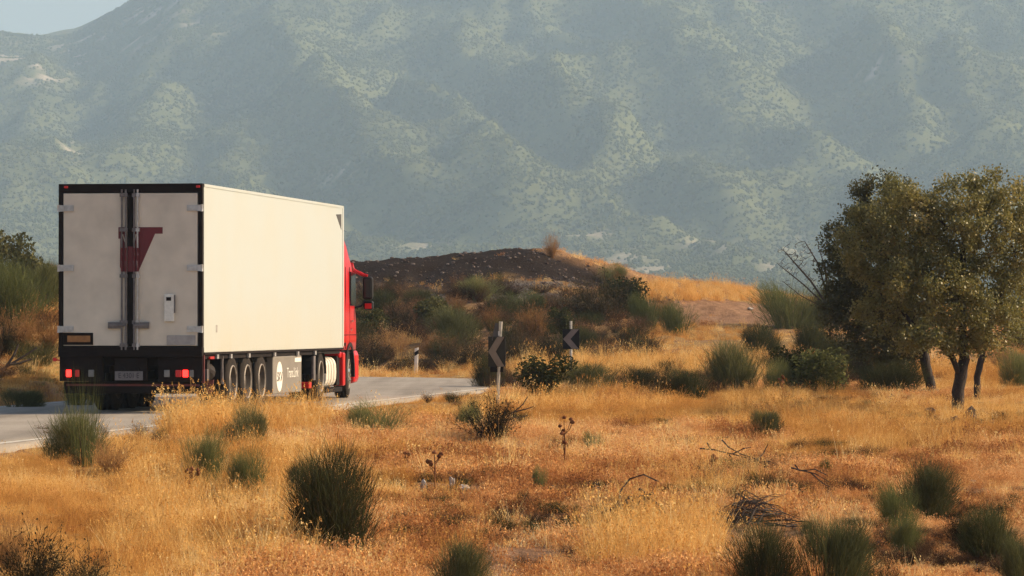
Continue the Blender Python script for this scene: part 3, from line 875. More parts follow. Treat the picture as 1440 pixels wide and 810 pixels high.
for s in (2.72, 4.02, 5.32):
    build(MB().tube([(-1.0, s, 0.515), (1.0, s, 0.515)], 0.075, 10).box(-.62, -.42, s - .3, s + .3, .5, .72).box(.42, .62, s - .3, s + .3, .5, .72), 'axle', m_black, lorry)
    wheel(lorry, W - 0.225, s, 0.515, False, wm); wheel(lorry, -W + 0.225, s, 0.515, True, wm)
    for sd in (-1, 1):
        gm = MB()
        pts = [(s + .62 * math.cos(a), .515 + .60 * math.sin(a)) for a in np.linspace(R(35), R(145), 9)]
        for (ya, za), (yb, zb) in zip(pts[:-1], pts[1:]):
            x0, x1 = sorted((sd * (W - .03), sd * (W - .42)))
            gm.add([(x0, ya, min(za, .95)), (x1, ya, min(za, .95)), (x1, yb, min(zb, .95)), (x0, yb, min(zb, .95))], [(0, 1, 2, 3)])
        build(gm, 'mudguard', m_plast, lorry)
for sd in (-1, 1):
    a_, b_ = sorted((sd * (W - .36), sd * (W - .05)))
    build(MB().box(a_, b_, 1.95, 1.97, .30, .98), 'spray_flap', m_plast, lorry)
build(MB().tube([(W - .06, 1.9, .5), (W - .06, 1.9, 1.0)], .03, 8), 'flap_bracket', m_dsteel, lorry)
# bits and air tanks behind the bumper
build(MB().tube([(W - .25, .9, .72), (W - .25, 1.5, .72)], .16, 12).box(W - .2, W - .08, .75, .95, .5, .95), 'air_tank', m_hub, lorry)
build(MB().box(W - .1, W - .05, .62, .72, .45, .78), 'valve_plate', m_dsteel, lorry)
# --- grey side box with lettering
sb = build(MB().box(W - .62, W - .03, 6.35, 9.2, 0.24, 0.95), 'side_box', m_panel, lorry, bevel=.015)
build(MB().box(-W + .03, -W + .62, 6.35, 9.2, 0.3, 0.95), 'side_box', m_panel, lorry, bevel=.015)
circ = MB().prism([(6.98 + .29 * math.cos(a), .565 + .285 * math.sin(a)) for a in np.linspace(0, 2 * math.pi, 33)[:-1]], 'x', W - .029, W - .026)
lg = build(circ, 'round_emblem', m_logo, sb)
text_obj('SKV', 0.26, m_logod, lg, (W - .0235, 6.98, .555), 'side', 'emblem_lettering', sx=1.15)['kind'] = 'stuff'
text_obj('Trans.Link', 0.27, m_logo, sb, (W - .027, 8.28, .62), 'side', 'panel_lettering', sx=1.0)['kind'] = 'stuff'
build(MB().box(W - .029, W - .026, 8.5, 9.15, .83, .91), 'white_sticker', m_logo, sb)
# landing gear
for x in (-.85, .85):
    build(MB().box(x - .07, x + .07, 9.75, 9.9, .45, 1.0).box(x - .05, x + .05, 9.77, 9.88, .3, .45).box(x - .13, x + .13, 9.7, 9.95, .27, .3), 'landing_leg', m_black, lorry)
# --- tractor (turned slightly into the bend about the kingpin)
KP = 12.5
def tb(mb, name, mat, parent=None, **k):
    """tractor part: geometry given in trailer coordinates, turned about the kingpin"""
    if parent is None:
        mb.v = [(x, y - KP, z) for x, y, z in mb.v]
        o = build(mb, name, mat, lorry, **k)
        o.location = (0, KP, 0); o.rotation_euler = (0, 0, R(2.0))
    else:
        mb.v = [(x, y - KP, z) for x, y, z in mb.v]
        o = build(mb, name, mat, parent, **k)
    return o
tb(MB().box(-.46, -.34, 10.3, 15.9, .6, .88).box(.34, .46, 10.3, 15.9, .6, .88).box(-.45, .45, 11.6, 13.3, .88, .98).box(-1.1, 1.1, 13.6, 15.6, .55, .9), 'tractor_frame', m_black)
tb(MB().tube([(-.95, 11.05, .52), (.95, 11.05, .52)], .12, 10).tube([(0, 10.85, .52), (0, 11.25, .52)], .25, 12), 'drive_axle', m_black)
wm2 = wheel_meshes(0.515, 0.29)
def twheel(x, y, flip):
    c, s = math.cos(R(2.0)), math.sin(R(2.0))
    w = wheel(lorry, x * c - (y - KP) * s, KP + x * s + (y - KP) * c, .515, flip, wm2)
    w.rotation_euler = (random.uniform(0, 1), 0, R(2.0) + (math.pi if flip else 0))
    return w
for x, f in ((W - .19, False), (W - .51, False), (-W + .19, True), (-W + .51, True)):
    twheel(x, 11.05, f)
for sd in (-1, 1):
    gm = MB()
    pts = [(11.05 + .62 * math.cos(a), .515 + .56 * math.sin(a)) for a in np.linspace(R(5), R(175), 13)]
    for (ya, za), (yb, zb) in zip(pts[:-1], pts[1:]):
        x0, x1 = sorted((sd * (W - .03), sd * (W - .66)))
        gm.add([(x0, ya, min(za, .98)), (x1, ya, min(za, .98)), (x1, yb, min(zb, .98)), (x0, yb, min(zb, .98))], [(0, 1, 2, 3)])
    tb(gm, 'drive_mudguard', m_plast)
tb(MB().box(W - .09, W - .05, 10.1, 10.35, .45, .93), 'rear_spray_guard', m_dsteel)
tb(MB().box(W - .3, W - .06, 9.55, 9.9, .30, .42), 'hose_cover', m_red)
# ribbed pale tank
prof = []
for i in range(4):
    y0 = 11.68 + i * .36
    prof += [(y0, .25), (y0 + .02, .325), (y0 + .30, .325), (y0 + .32, .285)]
prof += [(13.14, .285), (13.15, .24), (13.50, .24), (13.52, .001)]
def lathe_y(prof, cx, cz, n=24, sq=1.0):
    m = MB(); o = []; f = []
    for (y, r) in prof:
        for k in range(n):
            a = 2 * math.pi * k / n
            ca, sa = math.cos(a), math.sin(a)
            e = 0.6
            o.append((cx + r * math.copysign(abs(ca) ** e, ca), y, cz + r * math.copysign(abs(sa) ** e, sa)))
    for i in range(len(prof) - 1):
        for k in range(n):
            f.append((i * n + k, i * n + (k + 1) % n, (i + 1) * n + (k + 1) % n, (i + 1) * n + k))
    return m.add(o, f)
tk = tb(lathe_y([(11.67, .001)] + prof, W - .36, .585), 'fuel_tank', m_tank)
tb(lathe_y([(11.67, .001)] + prof, -W + .36, .585), 'fuel_tank', m_tank)
for i in range(3):
    y0 = 11.68 + i * .36 + .325
    tb(lathe_y([(y0, .24), (y0, .30), (y0 + .03, .30), (y0 + .03, .24)], W - .36, .585), 'tank_strap', m_dsteel, tk)
tb(MB().box(W - .72, W - .05, 11.7, 14.0, .17, .26), 'tank_step', m_black)
tb(MB().box(W - .7, W - .1, 13.55, 13.95, .3, .9), 'battery_box', m_black)
# cab shell: stacked rounded sections
def sect(y0, y1, w, rf, rb, z, nseg=6):
    pts = []
    for (cx, cy, r, a_0) in ((w - rf, y1 - rf, rf, 0), (-w + rf, y1 - rf, rf, 90), (-w + rb, y0 + rb, rb, 180), (w - rb, y0 + rb, rb, 270)):
        for k in range(nseg + 1):
            a = R(a_0 + 90 * k / nseg)
            pts.append((cx + r * math.cos(a), cy + r * math.sin(a), z))
    return pts
levels = [(1.02, 13.95, 16.20, 1.235, .30, .06), (1.25, 13.95, 16.22, 1.245, .30, .06), (1.75, 13.95, 16.15, 1.245, .32, .07), (2.0, 13.95, 16.05, 1.24, .34, .07),
          (2.55, 13.96, 15.85, 1.225, .34, .08), (2.80, 13.97, 15.72, 1.215, .35, .09), (2.98, 13.97, 15.45, 1.20, .36, .10), (3.20, 13.97, 15.15, 1.19, .38, .12), (3.36, 13.98, 14.85, 1.17, .36, .14), (3.46, 14.0, 14.55, 1.10, .25, .16), (3.50, 14.05, 14.40, 0.98, .15, .14)]
cb = MB(); o_ = []; f_ = []
for (z, y0, y1, w, rf, rb) in levels:
    o_ += sect(y0, y1, w, rf, rb, z)
ns_ = 28
for i in range(len(levels) - 1):
    for k in range(ns_):
        f_.append((i * ns_ + k, i * ns_ + (k + 1) % ns_, (i + 1) * ns_ + (k + 1) % ns_, (i + 1) * ns_ + k))
f_.append(tuple(range(ns_ - 1, -1, -1))); f_.append(tuple((len(levels) - 1) * ns_ + k for k in range(ns_)))
cb.add(o_, f_)
cab = tb(cb, 'cab', m_red, smooth_=False)
for pl in cab.data.polygons: pl.use_smooth = len(pl.vertices) == 4
# wheel arch: red lip in front and behind, black liner
def arch(parent_mat, r0, r1, x0, x1, a_0, a_1, yc, zc, n=14):
    m = MB(); o = []; f = []
    for k in range(n + 1):
        a = R(a_0 + (a_1 - a_0) * k / n)
        for r in (r0, r1):
            for x in (x0, x1):
                o.append((x, yc + r * math.cos(a), zc + r * math.sin(a)))
    for k in range(n):
        b = 4 * k
        f += [(b, b + 1, b + 5, b + 4), (b + 2, b + 6, b + 7, b + 3), (b, b + 4, b + 6, b + 2), (b + 1, b + 3, b + 7, b + 5)]
    f += [(0, 2, 3, 1), (4 * n, 4 * n + 1, 4 * n + 3, 4 * n + 2)]
    return m.add(o, f)
FW = 15.0
tb(arch(None, .60, .68, W - .45, W - .02, -5, 185, FW, .50), 'wheel_arch', m_plast, cab)
tb(arch(None, .60, .68, -W + .02, -W + .45, -5, 185, FW, .50), 'wheel_arch', m_plast, cab)
# front bumper block and rear step panel, both red
tb(MB().box(-W + .02, W - .02, 15.70, 16.32, .30, 1.019), 'front_bumper', m_red, cab, bevel=.12)
tb(MB().box(W - .35, W - .025, 14.0, 14.30, .28, .97), 'side_step_panel', m_red, cab, bevel=.03)
tb(MB().box(-W + .025, -W + .35, 14.0, 14.30, .28, .97), 'side_step_panel', m_red, cab, bevel=.03)
tb(MB().box(-1.2, 1.2, 14.0, 16.0, .95, 1.019), 'cab_floor', m_black, cab)
tb(MB().box(W - .5, W - .06, 13.72, 14.02, .86, .99), 'rear_fender', m_red, cab, bevel=.03)
# door shut lines, side window, windscreen, visor, handle
win = MB().prism([(15.02, 1.95), (15.80, 1.95), (15.70, 2.62), (15.02, 2.66)], 'x', 1.19, 1.262)
tb(win, 'side_window', m_glass, cab)
win = MB().prism([(15.02, 1.95), (15.80, 1.95), (15.70, 2.62), (15.02, 2.66)], 'x', -1.262, -1.19)
tb(win, 'side_window', m_glass, cab)
tb(MB().box(1.236, 1.2475, 14.93, 14.945, 1.05, 2.75).box(1.236, 1.2475, 14.35, 14.36, 1.05, 2.75).box(1.236, 1.2485, 14.0, 16.0, 1.325, 1.34), 'door_gap', m_black, cab)
tb(MB().add([(-.95, 16.145, 1.85), (.95, 16.145, 1.85), (.92, 15.80, 2.72), (-.92, 15.80, 2.72), (-.95, 16.06, 1.85), (.95, 16.06, 1.85), (.92, 15.70, 2.72), (-.92, 15.70, 2.72)], [(0, 1, 2, 3), (7, 6, 5, 4), (0, 4, 5, 1), (1, 5, 6, 2), (2, 6, 7, 3), (3, 7, 4, 0)]), 'windscreen', m_glass, cab)
tb(MB().box(1.24, 1.285, 15.05, 15.22, 1.60, 1.64), 'door_handle', m_chrome, cab)
tb(MB().tube([(1.23, 15.13, 1.45), (1.275, 15.13, 1.45)], .03, 10), 'door_lock', m_chrome, cab)
tb(MB().tube([(1.24, 14.2, 1.14), (1.27, 14.2, 1.14)], .035, 10), 'filler_cap', m_black, cab)
tb(MB().prism([(15.72, 2.78), (16.12, 2.62), (16.14, 2.66), (15.78, 2.86)], 'x', -1.2, 1.2), 'sun_visor', m_red, cab)
# mirrors
for sd in (1, -1):
    def X2(a, b): return tuple(sorted((sd * a, sd * b)))
    x0, x1 = X2(1.40, 1.62)
    mi = tb(MB().box(x0, x1, 15.72, 15.90, 2.08, 2.56), 'mirror', m_plast, cab, bevel=.05)
    tb(MB().box(*X2(1.42, 1.63), 15.70, 15.88, 1.86, 2.05), 'lower_mirror', m_plast, mi, bevel=.04)
    tb(MB().box(*X2(1.46, 1.60), 15.688, 15.698, 1.885, 1.995), 'mirror_glass', m_red, mi, bevel=.004)
    tb(MB().box(*X2(1.44, 1.58), 15.708, 15.719, 2.12, 2.52), 'mirror_glass', m_glass, mi, bevel=.004)
    tb(MB().tube([(sd * 1.2, 15.78, 2.70), (sd * 1.36, 15.82, 2.62), (sd * 1.50, 15.82, 2.57)], [.05, .045, .04], 8), 'mirror_arm', m_red, mi)
    tb(MB().tube([(sd * 1.23, 15.75, 1.90), (sd * 1.36, 15.82, 1.94), (sd * 1.45, 15.82, 2.06)], .022, 8), 'mirror_arm', m_plast, mi)
for x, f in ((W - .20, False), (-W + .20, True)):
    w = twheel(x, FW, f)
    w.rotation_euler.z += R(4)
    nu = MB()
    for k in range(10):
        a = 2 * math.pi * k / 10
        nu.tube([(.02, .20 * math.cos(a), .20 * math.sin(a)), (.175, .20 * math.cos(a), .20 * math.sin(a))], .026, 8)
    nu.lathe_x([(.0, .16), (.15, .14), (.165, .09), (.166, .001)], 0, 0, 0, 20)
    build(nu, 'bright_nut_covers', m_chrome, w, kind='stuff')
tb(MB().tube([(-1, FW, .515), (1, FW, .515)], .07, 8), 'front_axle', m_black)
#PART3
# ------------------------------------------------------------------ plant prototypes
def ribbons(bases, dirs, lens, width, bend, seg=2, r_=rng, gravity=0.0):
    """tapered ribbons; returns V (n*(2*seg+1)...), triangles+quads as triangles, face owner"""
    n = len(bases)
    dirs = dirs / np.linalg.norm(dirs, axis=1, keepdims=True)
    side = np.cross(dirs, r_.normal(size=(n, 3)))
    side /= np.linalg.norm(side, axis=1, keepdims=True) + 1e-9
    bd = r_.normal(size=(n, 3)) * bend; bd[:, 2] = bd[:, 2] * 0.3 - gravity
    rows = []
    for k in range(seg + 1):
        t = k / seg
        c_ = bases + dirs * (lens * t)[:, None] + bd * (lens * t * t)[:, None]
        w = (width * (1 - 0.85 * t))[:, None] * 0.5
        rows.append(c_ - side * w); rows.append(c_ + side * w)
    V = np.stack(rows, 1)          # n, 2*(seg+1), 3
    m = 2 * (seg + 1)
    f = []
    for k in range(seg):
        a = 2 * k
        f += [(a, a + 1, a + 3, a + 2)]
    F = (np.arange(n)[:, None, None] * m + np.array(f)[None]).reshape(-1, 4)
    tip = bases + dirs * lens[:, None] + bd * lens[:, None]
    return V.reshape(-1, 3), F, np.repeat(np.arange(n), seg), tip
def leaves(cent, size, r_=rng, flat=0.0, aspect=0.55):
    n = len(cent)
    nrm = r_.normal(size=(n, 3)); nrm[:, 2] += flat; nrm /= np.linalg.norm(nrm, axis=1, keepdims=True)
    u = np.cross(nrm, r_.normal(size=(n, 3))); u /= np.linalg.norm(u, axis=1, keepdims=True) + 1e-9
    v = np.cross(nrm, u)
    s = (size if hasattr(size, '__len__') else np.full(n, size))[:, None]
    V = np.stack([cent - u * s, cent - v * s * aspect + nrm * s * .12, cent + u * s, cent + v * s * aspect + nrm * s * .12], 1)
    F = np.arange(n * 4).reshape(n, 4)
    return V.reshape(-1, 3), F
def join(parts):
    V = []; F = []; A = []; o = 0
    for v, f, a in parts:
        V.append(v); F.append(f + o); A.append(a); o += len(v)
    return np.concatenate(V), np.concatenate(F), np.concatenate(A)
def disc(n, r, r_=rng):
    a = r_.uniform(0, 2 * math.pi, n); q = r * np.sqrt(r_.random(n))
    return np.stack([q * np.cos(a), q * np.sin(a), np.zeros(n)], 1)

STRAW = [(0.0, (0.40, 0.18, 0.05)), (0.3, (0.60, 0.305, 0.08)), (0.6, (0.79, 0.485, 0.16)), (0.85, (0.89, 0.68, 0.30)), (1.0, (0.92, 0.78, 0.48))]
RUST = [(0.0, (0.15, 0.055, 0.025)), (0.3, (0.38, 0.155, 0.055)), (0.6, (0.63, 0.30, 0.105)), (0.85, (0.80, 0.49, 0.21)), (1.0, (0.88, 0.66, 0.38))]
GREENG = [(0.0, (0.10, 0.11, 0.035)), (0.5, (0.20, 0.20, 0.065)), (1.0, (0.36, 0.32, 0.12))]
m_straw = plant_mat('dry_straw', STRAW, 'instancer', 0.40)
m_rust = plant_mat('rusty_dry_weed', RUST, 'instancer', 0.30)
m_greeng = plant_mat('half_dry_green_grass', GREENG, 'instancer', 0.35)
def tuft(name, mat, n, h, spread, w, lean, heads=0, seed=1, bend=.25, hs=1.0):
    r_ = np.random.default_rng(seed)
    b = disc(n, spread, r_)
    d = np.concatenate([b[:, :2] / max(spread, 1e-3) * lean * .7 + r_.normal(0, lean * .6, (n, 2)), np.ones((n, 1))], 1)
    ln = h * r_.uniform(.45, 1.15, n)
    V, F, own, tip = ribbons(b, d, ln, np.full(n, w) * r_.uniform(.7, 1.3, n), bend, 3, r_)
    va = r_.random(n)
    parts = [(V, F, va[own])]
    if heads:
        pick = r_.choice(n, heads, replace=False)
        for k in range(3):
            c_ = tip[pick] - np.array([0, 0, .015]) * k + r_.normal(0, .006, (heads, 3))
            v, f = leaves(c_, r_.uniform(.006, .013, heads) * hs, r_, 0, .7)
            parts.append((v, f, r_.random(heads) * .7))
    V, F, A = join(parts)
    return raw_mesh(name, V, F, mat, A)
p_straw = [tuft('straw', m_straw, 50, .21, .12, .0048, .32, 8, 10 + i) for i in range(3)] + [tuft('straw', m_straw, 34, .34, .09, .0048, .22, 12, 20 + i) for i in range(2)] \
    + [tuft('straw', m_straw, 64, .12, .16, .005, .6, 4, 30 + i, .5) for i in range(2)]
p_rust = [tuft('weed', m_rust, 36, .14, .12, .005, .55, 26, 40 + i, .5, 1.35) for i in range(3)] + [tuft('weed', m_rust, 22, .24, .08, .005, .3, 20, 50 + i) for i in range(2)]
p_green = [tuft('blades', m_greeng, 60, .17, .13, .005, .4, 0, 60 + i) for i in range(2)]

# (kind, photo x, photo y of its foot, width px, height px, label)
BUSH = [
    ('broom', 470, 750, 140, 128, 'largest dark green broom bush in the left foreground grass'),
    ('broom', 438, 690, 70, 55, 'dark broom bush touching the upper left of the largest foreground broom'),
    ('broom', 645, 806, 84, 58, 'small rounded broom bush at the bottom edge left of the bare gully'),
    ('pale', 533, 606, 88, 46, 'grey green broom bush on the verge below the lorry cab'),
    ('broom', 102, 634, 108, 62, 'dark broom bush beside the road below the trailer tail lights'),
    ('spray', 118, 636, 44, 128, 'tall thin broom spray rising in front of the trailer number plate'),
    ('dry', 158, 648, 70, 44, 'brownish dry bush right of the broom by the road'),
    ('pale', 284, 660, 64, 66, 'grey green broom bush in the grass below the trailer corner'),
    ('pale', 343, 676, 68, 56, 'grey green broom bush lower right of its twin below the trailer wheels'),
    ('broom', 345, 622, 62, 58, 'broom bush in tall straw in front of the trailer wheels'),
    ('dark', 45, 812, 130, 90, 'dark dead bush in the bottom left corner'),
    ('dark', 118, 818, 100, 64, 'dry brown bush half hidden at the bottom edge near the left corner'),
    ('dry', 14, 770, 70, 70, 'tall dry brown bush at the left edge above the dark dead bush'),
    ('broom', 1300, 708, 92, 66, 'sunlit broom bush above the reddish hollow at the lower right'),
    ('pale', 1262, 718, 60, 50, 'pale broom bush adjoining the left of the sunlit broom'),
    ('pale', 1272, 752, 50, 40, 'small pale broom bush just above the bare reddish soil'),
    ('broom', 1075, 812, 92, 88, 'left one of the paired dark broom bushes at the bottom right'),
    ('broom', 1165, 814, 112, 96, 'right one of the paired dark broom bushes at the bottom right'),
    ('broom', 1392, 760, 92, 56, 'low broom bush right of the shaded hollow'),
    ('dark', 1352, 742, 56, 40, 'dark tangled bush added as the shade of the hollow'),  # dark brush put in to stand for the shade inside the hollow
    ('broom', 1440, 812, 60, 70, 'broom bush cut by the lower right corner'),
    ('dark', 1240, 810, 60, 36, 'low brown bush at the bottom edge right of the paired brooms'),
    ('dark', 690, 612, 96, 60, 'brown twiggy bush at the foot of the nearer chevron sign'),
    ('pale', 655, 600, 40, 38, 'small green bush left of the brown twiggy bush by the sign'),
    ('broom', 1073, 606, 44, 26, 'small low bush alone in the golden field'),
    ('dark', 1094, 606, 24, 18, 'tiny brown bush touching the small low bush in the golden field'),
    ('pale', 836, 621, 30, 20, 'tiny green bush in the field right of the tall thistle'),
    ('pale', 1163, 653, 20, 15, 'tiny pale green tuft in the middle of the right field'),
    ('pale', 760, 668, 22, 22, 'small green plant at the foot of the tall thistle'),
    ('dark', 735, 690, 22, 16, 'small dark weed clump below the nearer chevron sign'),
    # band behind the signs
    ('broom', 690, 542, 58, 44, 'broom bush at the road bend left of the nearer chevron sign'),
    ('olive', 764, 553, 84, 56, 'leafy dark green bush between the two chevron signs'),
    ('broom', 832, 546, 76, 38, 'dark broom bush at the foot of the farther chevron sign'),
    ('broom', 898, 549, 56, 34, 'low dark broom bush second right of the farther chevron sign'),
    ('dark', 935, 554, 60, 38, 'dark brown bush between two low brooms in the middle distance'),
    ('broom', 968, 556, 66, 38, 'low dark broom bush third right of the farther chevron sign'),
    ('broom', 1032, 541, 88, 62, 'round dark broom bush standing alone before the dirt track'),
    ('pale', 1088, 548, 44, 46, 'pale broom right of the round dark broom'),
    ('broom', 1074, 499, 62, 46, 'broom bush at the near end of the dirt track'),
    ('leafy', 1152, 548, 92, 62, 'leafy bush with sunlit pale leaves left of the trees'),
    ('olive', 1118, 540, 60, 56, 'dark leafy bush behind the sunlit leafy bush'),
    ('broom', 1142, 496, 60, 48, 'broom bush above the sunlit leafy bush'),
    ('broom', 1188, 524, 76, 60, 'broom bush beneath the left edge of the dark tree'),
    ('broom', 1250, 550, 92, 46, 'low spreading broom in the shade of the trees'),
    ('dark', 1262, 532, 80, 72, 'tangled dark undergrowth bush beneath the dark tree'),
    ('dark', 1218, 530, 60, 60, 'dark twiggy bush left of the leaning trunk'),
    ('pale', 1112, 462, 92, 66, 'rounded pale green broom beyond the dirt track'),
    ('broom', 1160, 462, 70, 60, 'dark broom right of the rounded pale green broom'),
    ('pale', 1428, 536, 52, 48, 'pale broom in the grass at the right edge'),
    ('dry', 1412, 520, 60, 60, 'straw coloured twiggy bush right of the trees'),
    ('dark', 1440, 490, 70, 60, 'brown twiggy bush behind the grass at the right edge'),
    # foot of the bank
    ('dark', 840, 452, 96, 72, 'large dark bush at the right end of the dark bank'),
    ('olive', 878, 448, 64, 60, 'dark olive bush adjoining the large dark bush on the bank'),
    ('dry', 868, 432, 40, 56, 'orange brown bush top rising from the dark olive bush'),
    ('pale', 910, 460, 50, 48, 'broom bush right of the dark olive bush on the bank'),
    ('pale', 950, 472, 52, 48, 'upright broom bush left of the dirt track'),
    ('dry', 930, 452, 36, 44, 'tan dry bush between two brooms left of the track'),
    ('pale', 860, 400, 40, 30, 'pale bush on the crest above the large dark bush'),
    ('dry', 776, 363, 25, 40, 'tan dry bush standing alone on the hilltop'),
    ('dark', 940, 390, 20, 10, 'tiny dark shrub on the crest of the golden mound'),
    ('pale', 672, 424, 58, 36, 'bright green bush just below the dark bank'),
    ('pale', 735, 442, 60, 34, 'pale green bush on the gravel below the dark bank'),
    ('broom', 705, 448, 40, 30, 'broom bush right of the bright green bush below the bank'),
    ('dry', 690, 466, 36, 44, 'bright orange dry bush in the scrub below the bank'),
    ('dry', 752, 478, 46, 58, 'orange dry bush above left of the farther chevron sign'),
    ('dry', 736, 470, 30, 40, 'tan dry bush beside the orange bush near the far chevron sign'),
    ('dark', 776, 512, 56, 52, 'dark bush left of the farther chevron sign'),
    ('olive', 790, 470, 36, 40, 'olive bush above the farther chevron sign'),
    ('dark', 722, 508, 64, 56, 'dark bush behind the nearer chevron sign'),
    ('dark', 660, 514, 72, 52, 'dark bush at the slope foot right of the white marker post'),
    ('broom', 640, 486, 66, 56, 'green broom in the scrub above right of the marker post'),
    ('olive', 602, 470, 60, 54, 'olive bush in the scrub above the white marker post'),
    ('broom', 596, 440, 50, 34, 'broom bush at the top of the scrub below the grey gravel'),
    ('pale', 612, 452, 34, 30, 'small pale bush in the scrub right of the cab mirror'),
    ('broom', 538, 446, 58, 38, 'grey green broom right of the cab mirror'),
    ('dark', 566, 470, 56, 46, 'dark bush between the cab and the white marker post'),
    ('dry', 552, 500, 70, 44, 'tan dry bush on the slope right of the red cab'),
    ('dry', 612, 506, 60, 42, 'tan dry bush just right of the white marker post'),
    ('dark', 522, 516, 60, 44, 'dark brown bush beside the lorry cab front'),
    ('dark', 600, 519, 70, 26, 'low dark bush behind the white marker post'),
    ('olive', 520, 476, 50, 44, 'olive bush beside the cab door'),
    ('dry', 640, 446, 40, 30, 'small brown bush in the scrub below the bright green bush'),
    ('broom', 812, 500, 50, 40, 'green broom just right of the farther chevron sign'),
    # left bank
    ('pale', 22, 452, 110, 84, 'large pale green broom on the bank at the left edge'),
    ('olive', 22, 420, 80, 96, 'tall dark olive bush on top of the left bank'),
    ('broom', 64, 428, 60, 62, 'broom bush on the left bank next to the trailer'),
    ('dry', 28, 488, 70, 66, 'orange dry bush on the left bank below the pale broom'),
    ('dry', 68, 486, 56, 50, 'brown dry bush on the left bank touching the trailer edge'),
    ('dark', 8, 500, 40, 60, 'dark dead bush at the left edge of the bank'),
    ('broom', 28, 570, 64, 26, 'low dark bush at the foot of the left bank beside the road'),
    ('pale', 112, 568, 60, 40, 'green bush seen under the trailer beyond the road'),
    ('pale', -40, 440, 100, 100, 'green broom on the bank just beyond the left edge'),
]
BPOS = []
for (k, x, y, w, h, lab) in BUSH:
    pnt = hit(x, min(y, 812))
    ppm = FPX / pnt.y
    dy_ = (.20 if pnt.y < 62 else .10) * ppm if pnt.y < 130 else 0
    pnt = hit(x, y + dy_)
    BPOS.append(pnt)
PILES = {}
PILEW = {}
for x, y, w, lab in (
    (893, 728, 62, 'arching dark dead branches in the centre right foreground'),
    (1062, 724, 104, 'large heap of dead twigs above the paired brooms'),
    (1040, 652, 110, 'fallen branch lying across the field above the brush heap'),
    (1140, 686, 64, 'short fallen branch right of the brush heap'),
    (22, 520, 70, 'leaning dead branch on the left bank'),
    (715, 590, 60, 'fallen twigs right of the nearer chevron post'),
    (850, 716, 76, 'low litter of dead twigs left of the arching branches'),
):
    q = hit(x, y)
    q = hit(x, y + .12 * FPX / q.y)
    PILES[lab] = q; PILEW[lab] = w / (FPX / q.y)
def clear_of_bushes(X, Y):
    keep = np.ones(len(X), bool)
    for (k, x, y, w, h, lab), q in zip(BUSH, BPOS):
        rx = w / (FPX / q.y) * .5
        m_ = (np.abs(X - q.x) < rx * .95) & (Y > q.y - max(.9, rx * 1.1)) & (Y < q.y + rx * .8)
        keep &= ~(m_ & (rng.random(len(X)) < .62))
    for x, y, w in ((1307, 586, 14), (1365, 592, 22), (1342, 594, 12), (1373, 603, 12), (636, 686, 12), (652, 692, 18), (596, 688, 12), (776, 692, 20), (838, 703, 12), (1270, 608, 10), (1397, 600, 10)):
        q = hit(x, y); rx = w / (FPX / q.y) * .8
        keep &= ~((np.abs(X - q.x) < rx) & (Y > q.y - 1.8) & (Y < q.y + .15) & (rng.random(len(X)) < .9))
    for lab, q in PILES.items():
        m_ = (np.abs(X - q.x) < PILEW[lab] * .6) & (Y > q.y - 2.2) & (Y < q.y + .5)
        keep &= ~(m_ & (rng.random(len(X)) < .85))
    return keep
# ------------------------------------------------------------------ grass cover
def field(n, d0, d1, power=1.0, umax=0.150):
    D = (d0 ** (2) + (d1 ** 2 - d0 ** 2) * rng.random(n) ** power) ** 0.5
    u = rng.uniform(-umax, umax, n)
    return u * D, D
def gmask(arr, X, Y):
    i = np.clip(np.searchsorted(gx, X), 0, nxg - 1); j = np.clip(np.searchsorted(gy, Y), 0, nyg - 1)
    return arr[j, i]
parts_ = [field(95000, 30, 62), field(75000, 60, 105), field(42000, 105, 215)]
X = np.concatenate([q[0] for q in parts_]); Y = np.concatenate([q[1] for q in parts_])
rdp = road_dist(X, Y)
dm = gmask(dirt, X, Y); gm_ = np.maximum(gmask(dark, X, Y), gmask(gravel, X, Y) * .85)
keep = (rdp > 0.12) & (rng.random(len(X)) > np.clip(dm * 0.62 + gmask(track, X, Y) * .4 + gmask(bare_, X, Y) * .5, 0, .97)) & (rng.random(len(X)) > gm_ * 0.985) & (rng.random(len(X)) > .5 * gmask(scrub, X, Y))
keep &= clear_of_bushes(X, Y)
X = X[keep]; Y = Y[keep]; rdp = rdp[keep]
q1 = fbm(X * 0.45, Y * 0.28, 4); q2 = fbm(X * 0.16 + 9, Y * 0.10 + 4, 3); q3 = fbm(X * 1.5, Y * 1.1, 3)
xp = 720 + X / Y * FPX
isr = gmask(rustz, X, Y)
isr = np.clip(isr * .88 + .16, 0, .94)
rust = rng.random(len(X)) < isr
green = (rng.random(len(X)) < .5 * np.exp(-((rdp - 1.2) / 1.4) ** 2) * smooth(.4, .6, q2 + .05) * (Y < 110))
Zg = gz(X, Y)
low_ = np.where(rust, .66, .86)
tint = np.clip((q3 - .5) * 1.9 + (q2 - .5) * 1.6 + (q1 - .5) * .8 + .50 + rng.normal(0, .14, len(X)), 0, 1)
sc = (.45 + 1.05 * np.clip(q1 * 2.4 - .7, 0, 1)) * rng.uniform(.7, 1.25, len(X)) * np.where(Y > 105, 1.15, 1.0) * np.where((rdp < .5), .55, 1.0)
sc *= low_
sc *= np.where((rdp < 5) & (Y > 74) & (Y < 112) & (xp > 470) & (xp < 690), .5, 1.0)
sc *= np.where((rdp < 7) & (Y < 64) & (xp < 330), .62, 1.0)     # short grass where the road shows
def put(mask, name, protos, wts, label, zs=1.0):
    k = mask.sum()
    tilt = rng.normal(0, .10, (k, 2))
    s = np.stack([sc[mask], sc[mask], sc[mask] * zs * rng.uniform(.8, 1.2, k)], 1)
    scatter(name, np.stack([X[mask], Y[mask], Zg[mask] - .015], 1), rng.uniform(0, 6.28, k), s, tint[mask], rng.choice(len(protos), k, p=np.array(wts) / sum(wts)), protos, label, tilt)
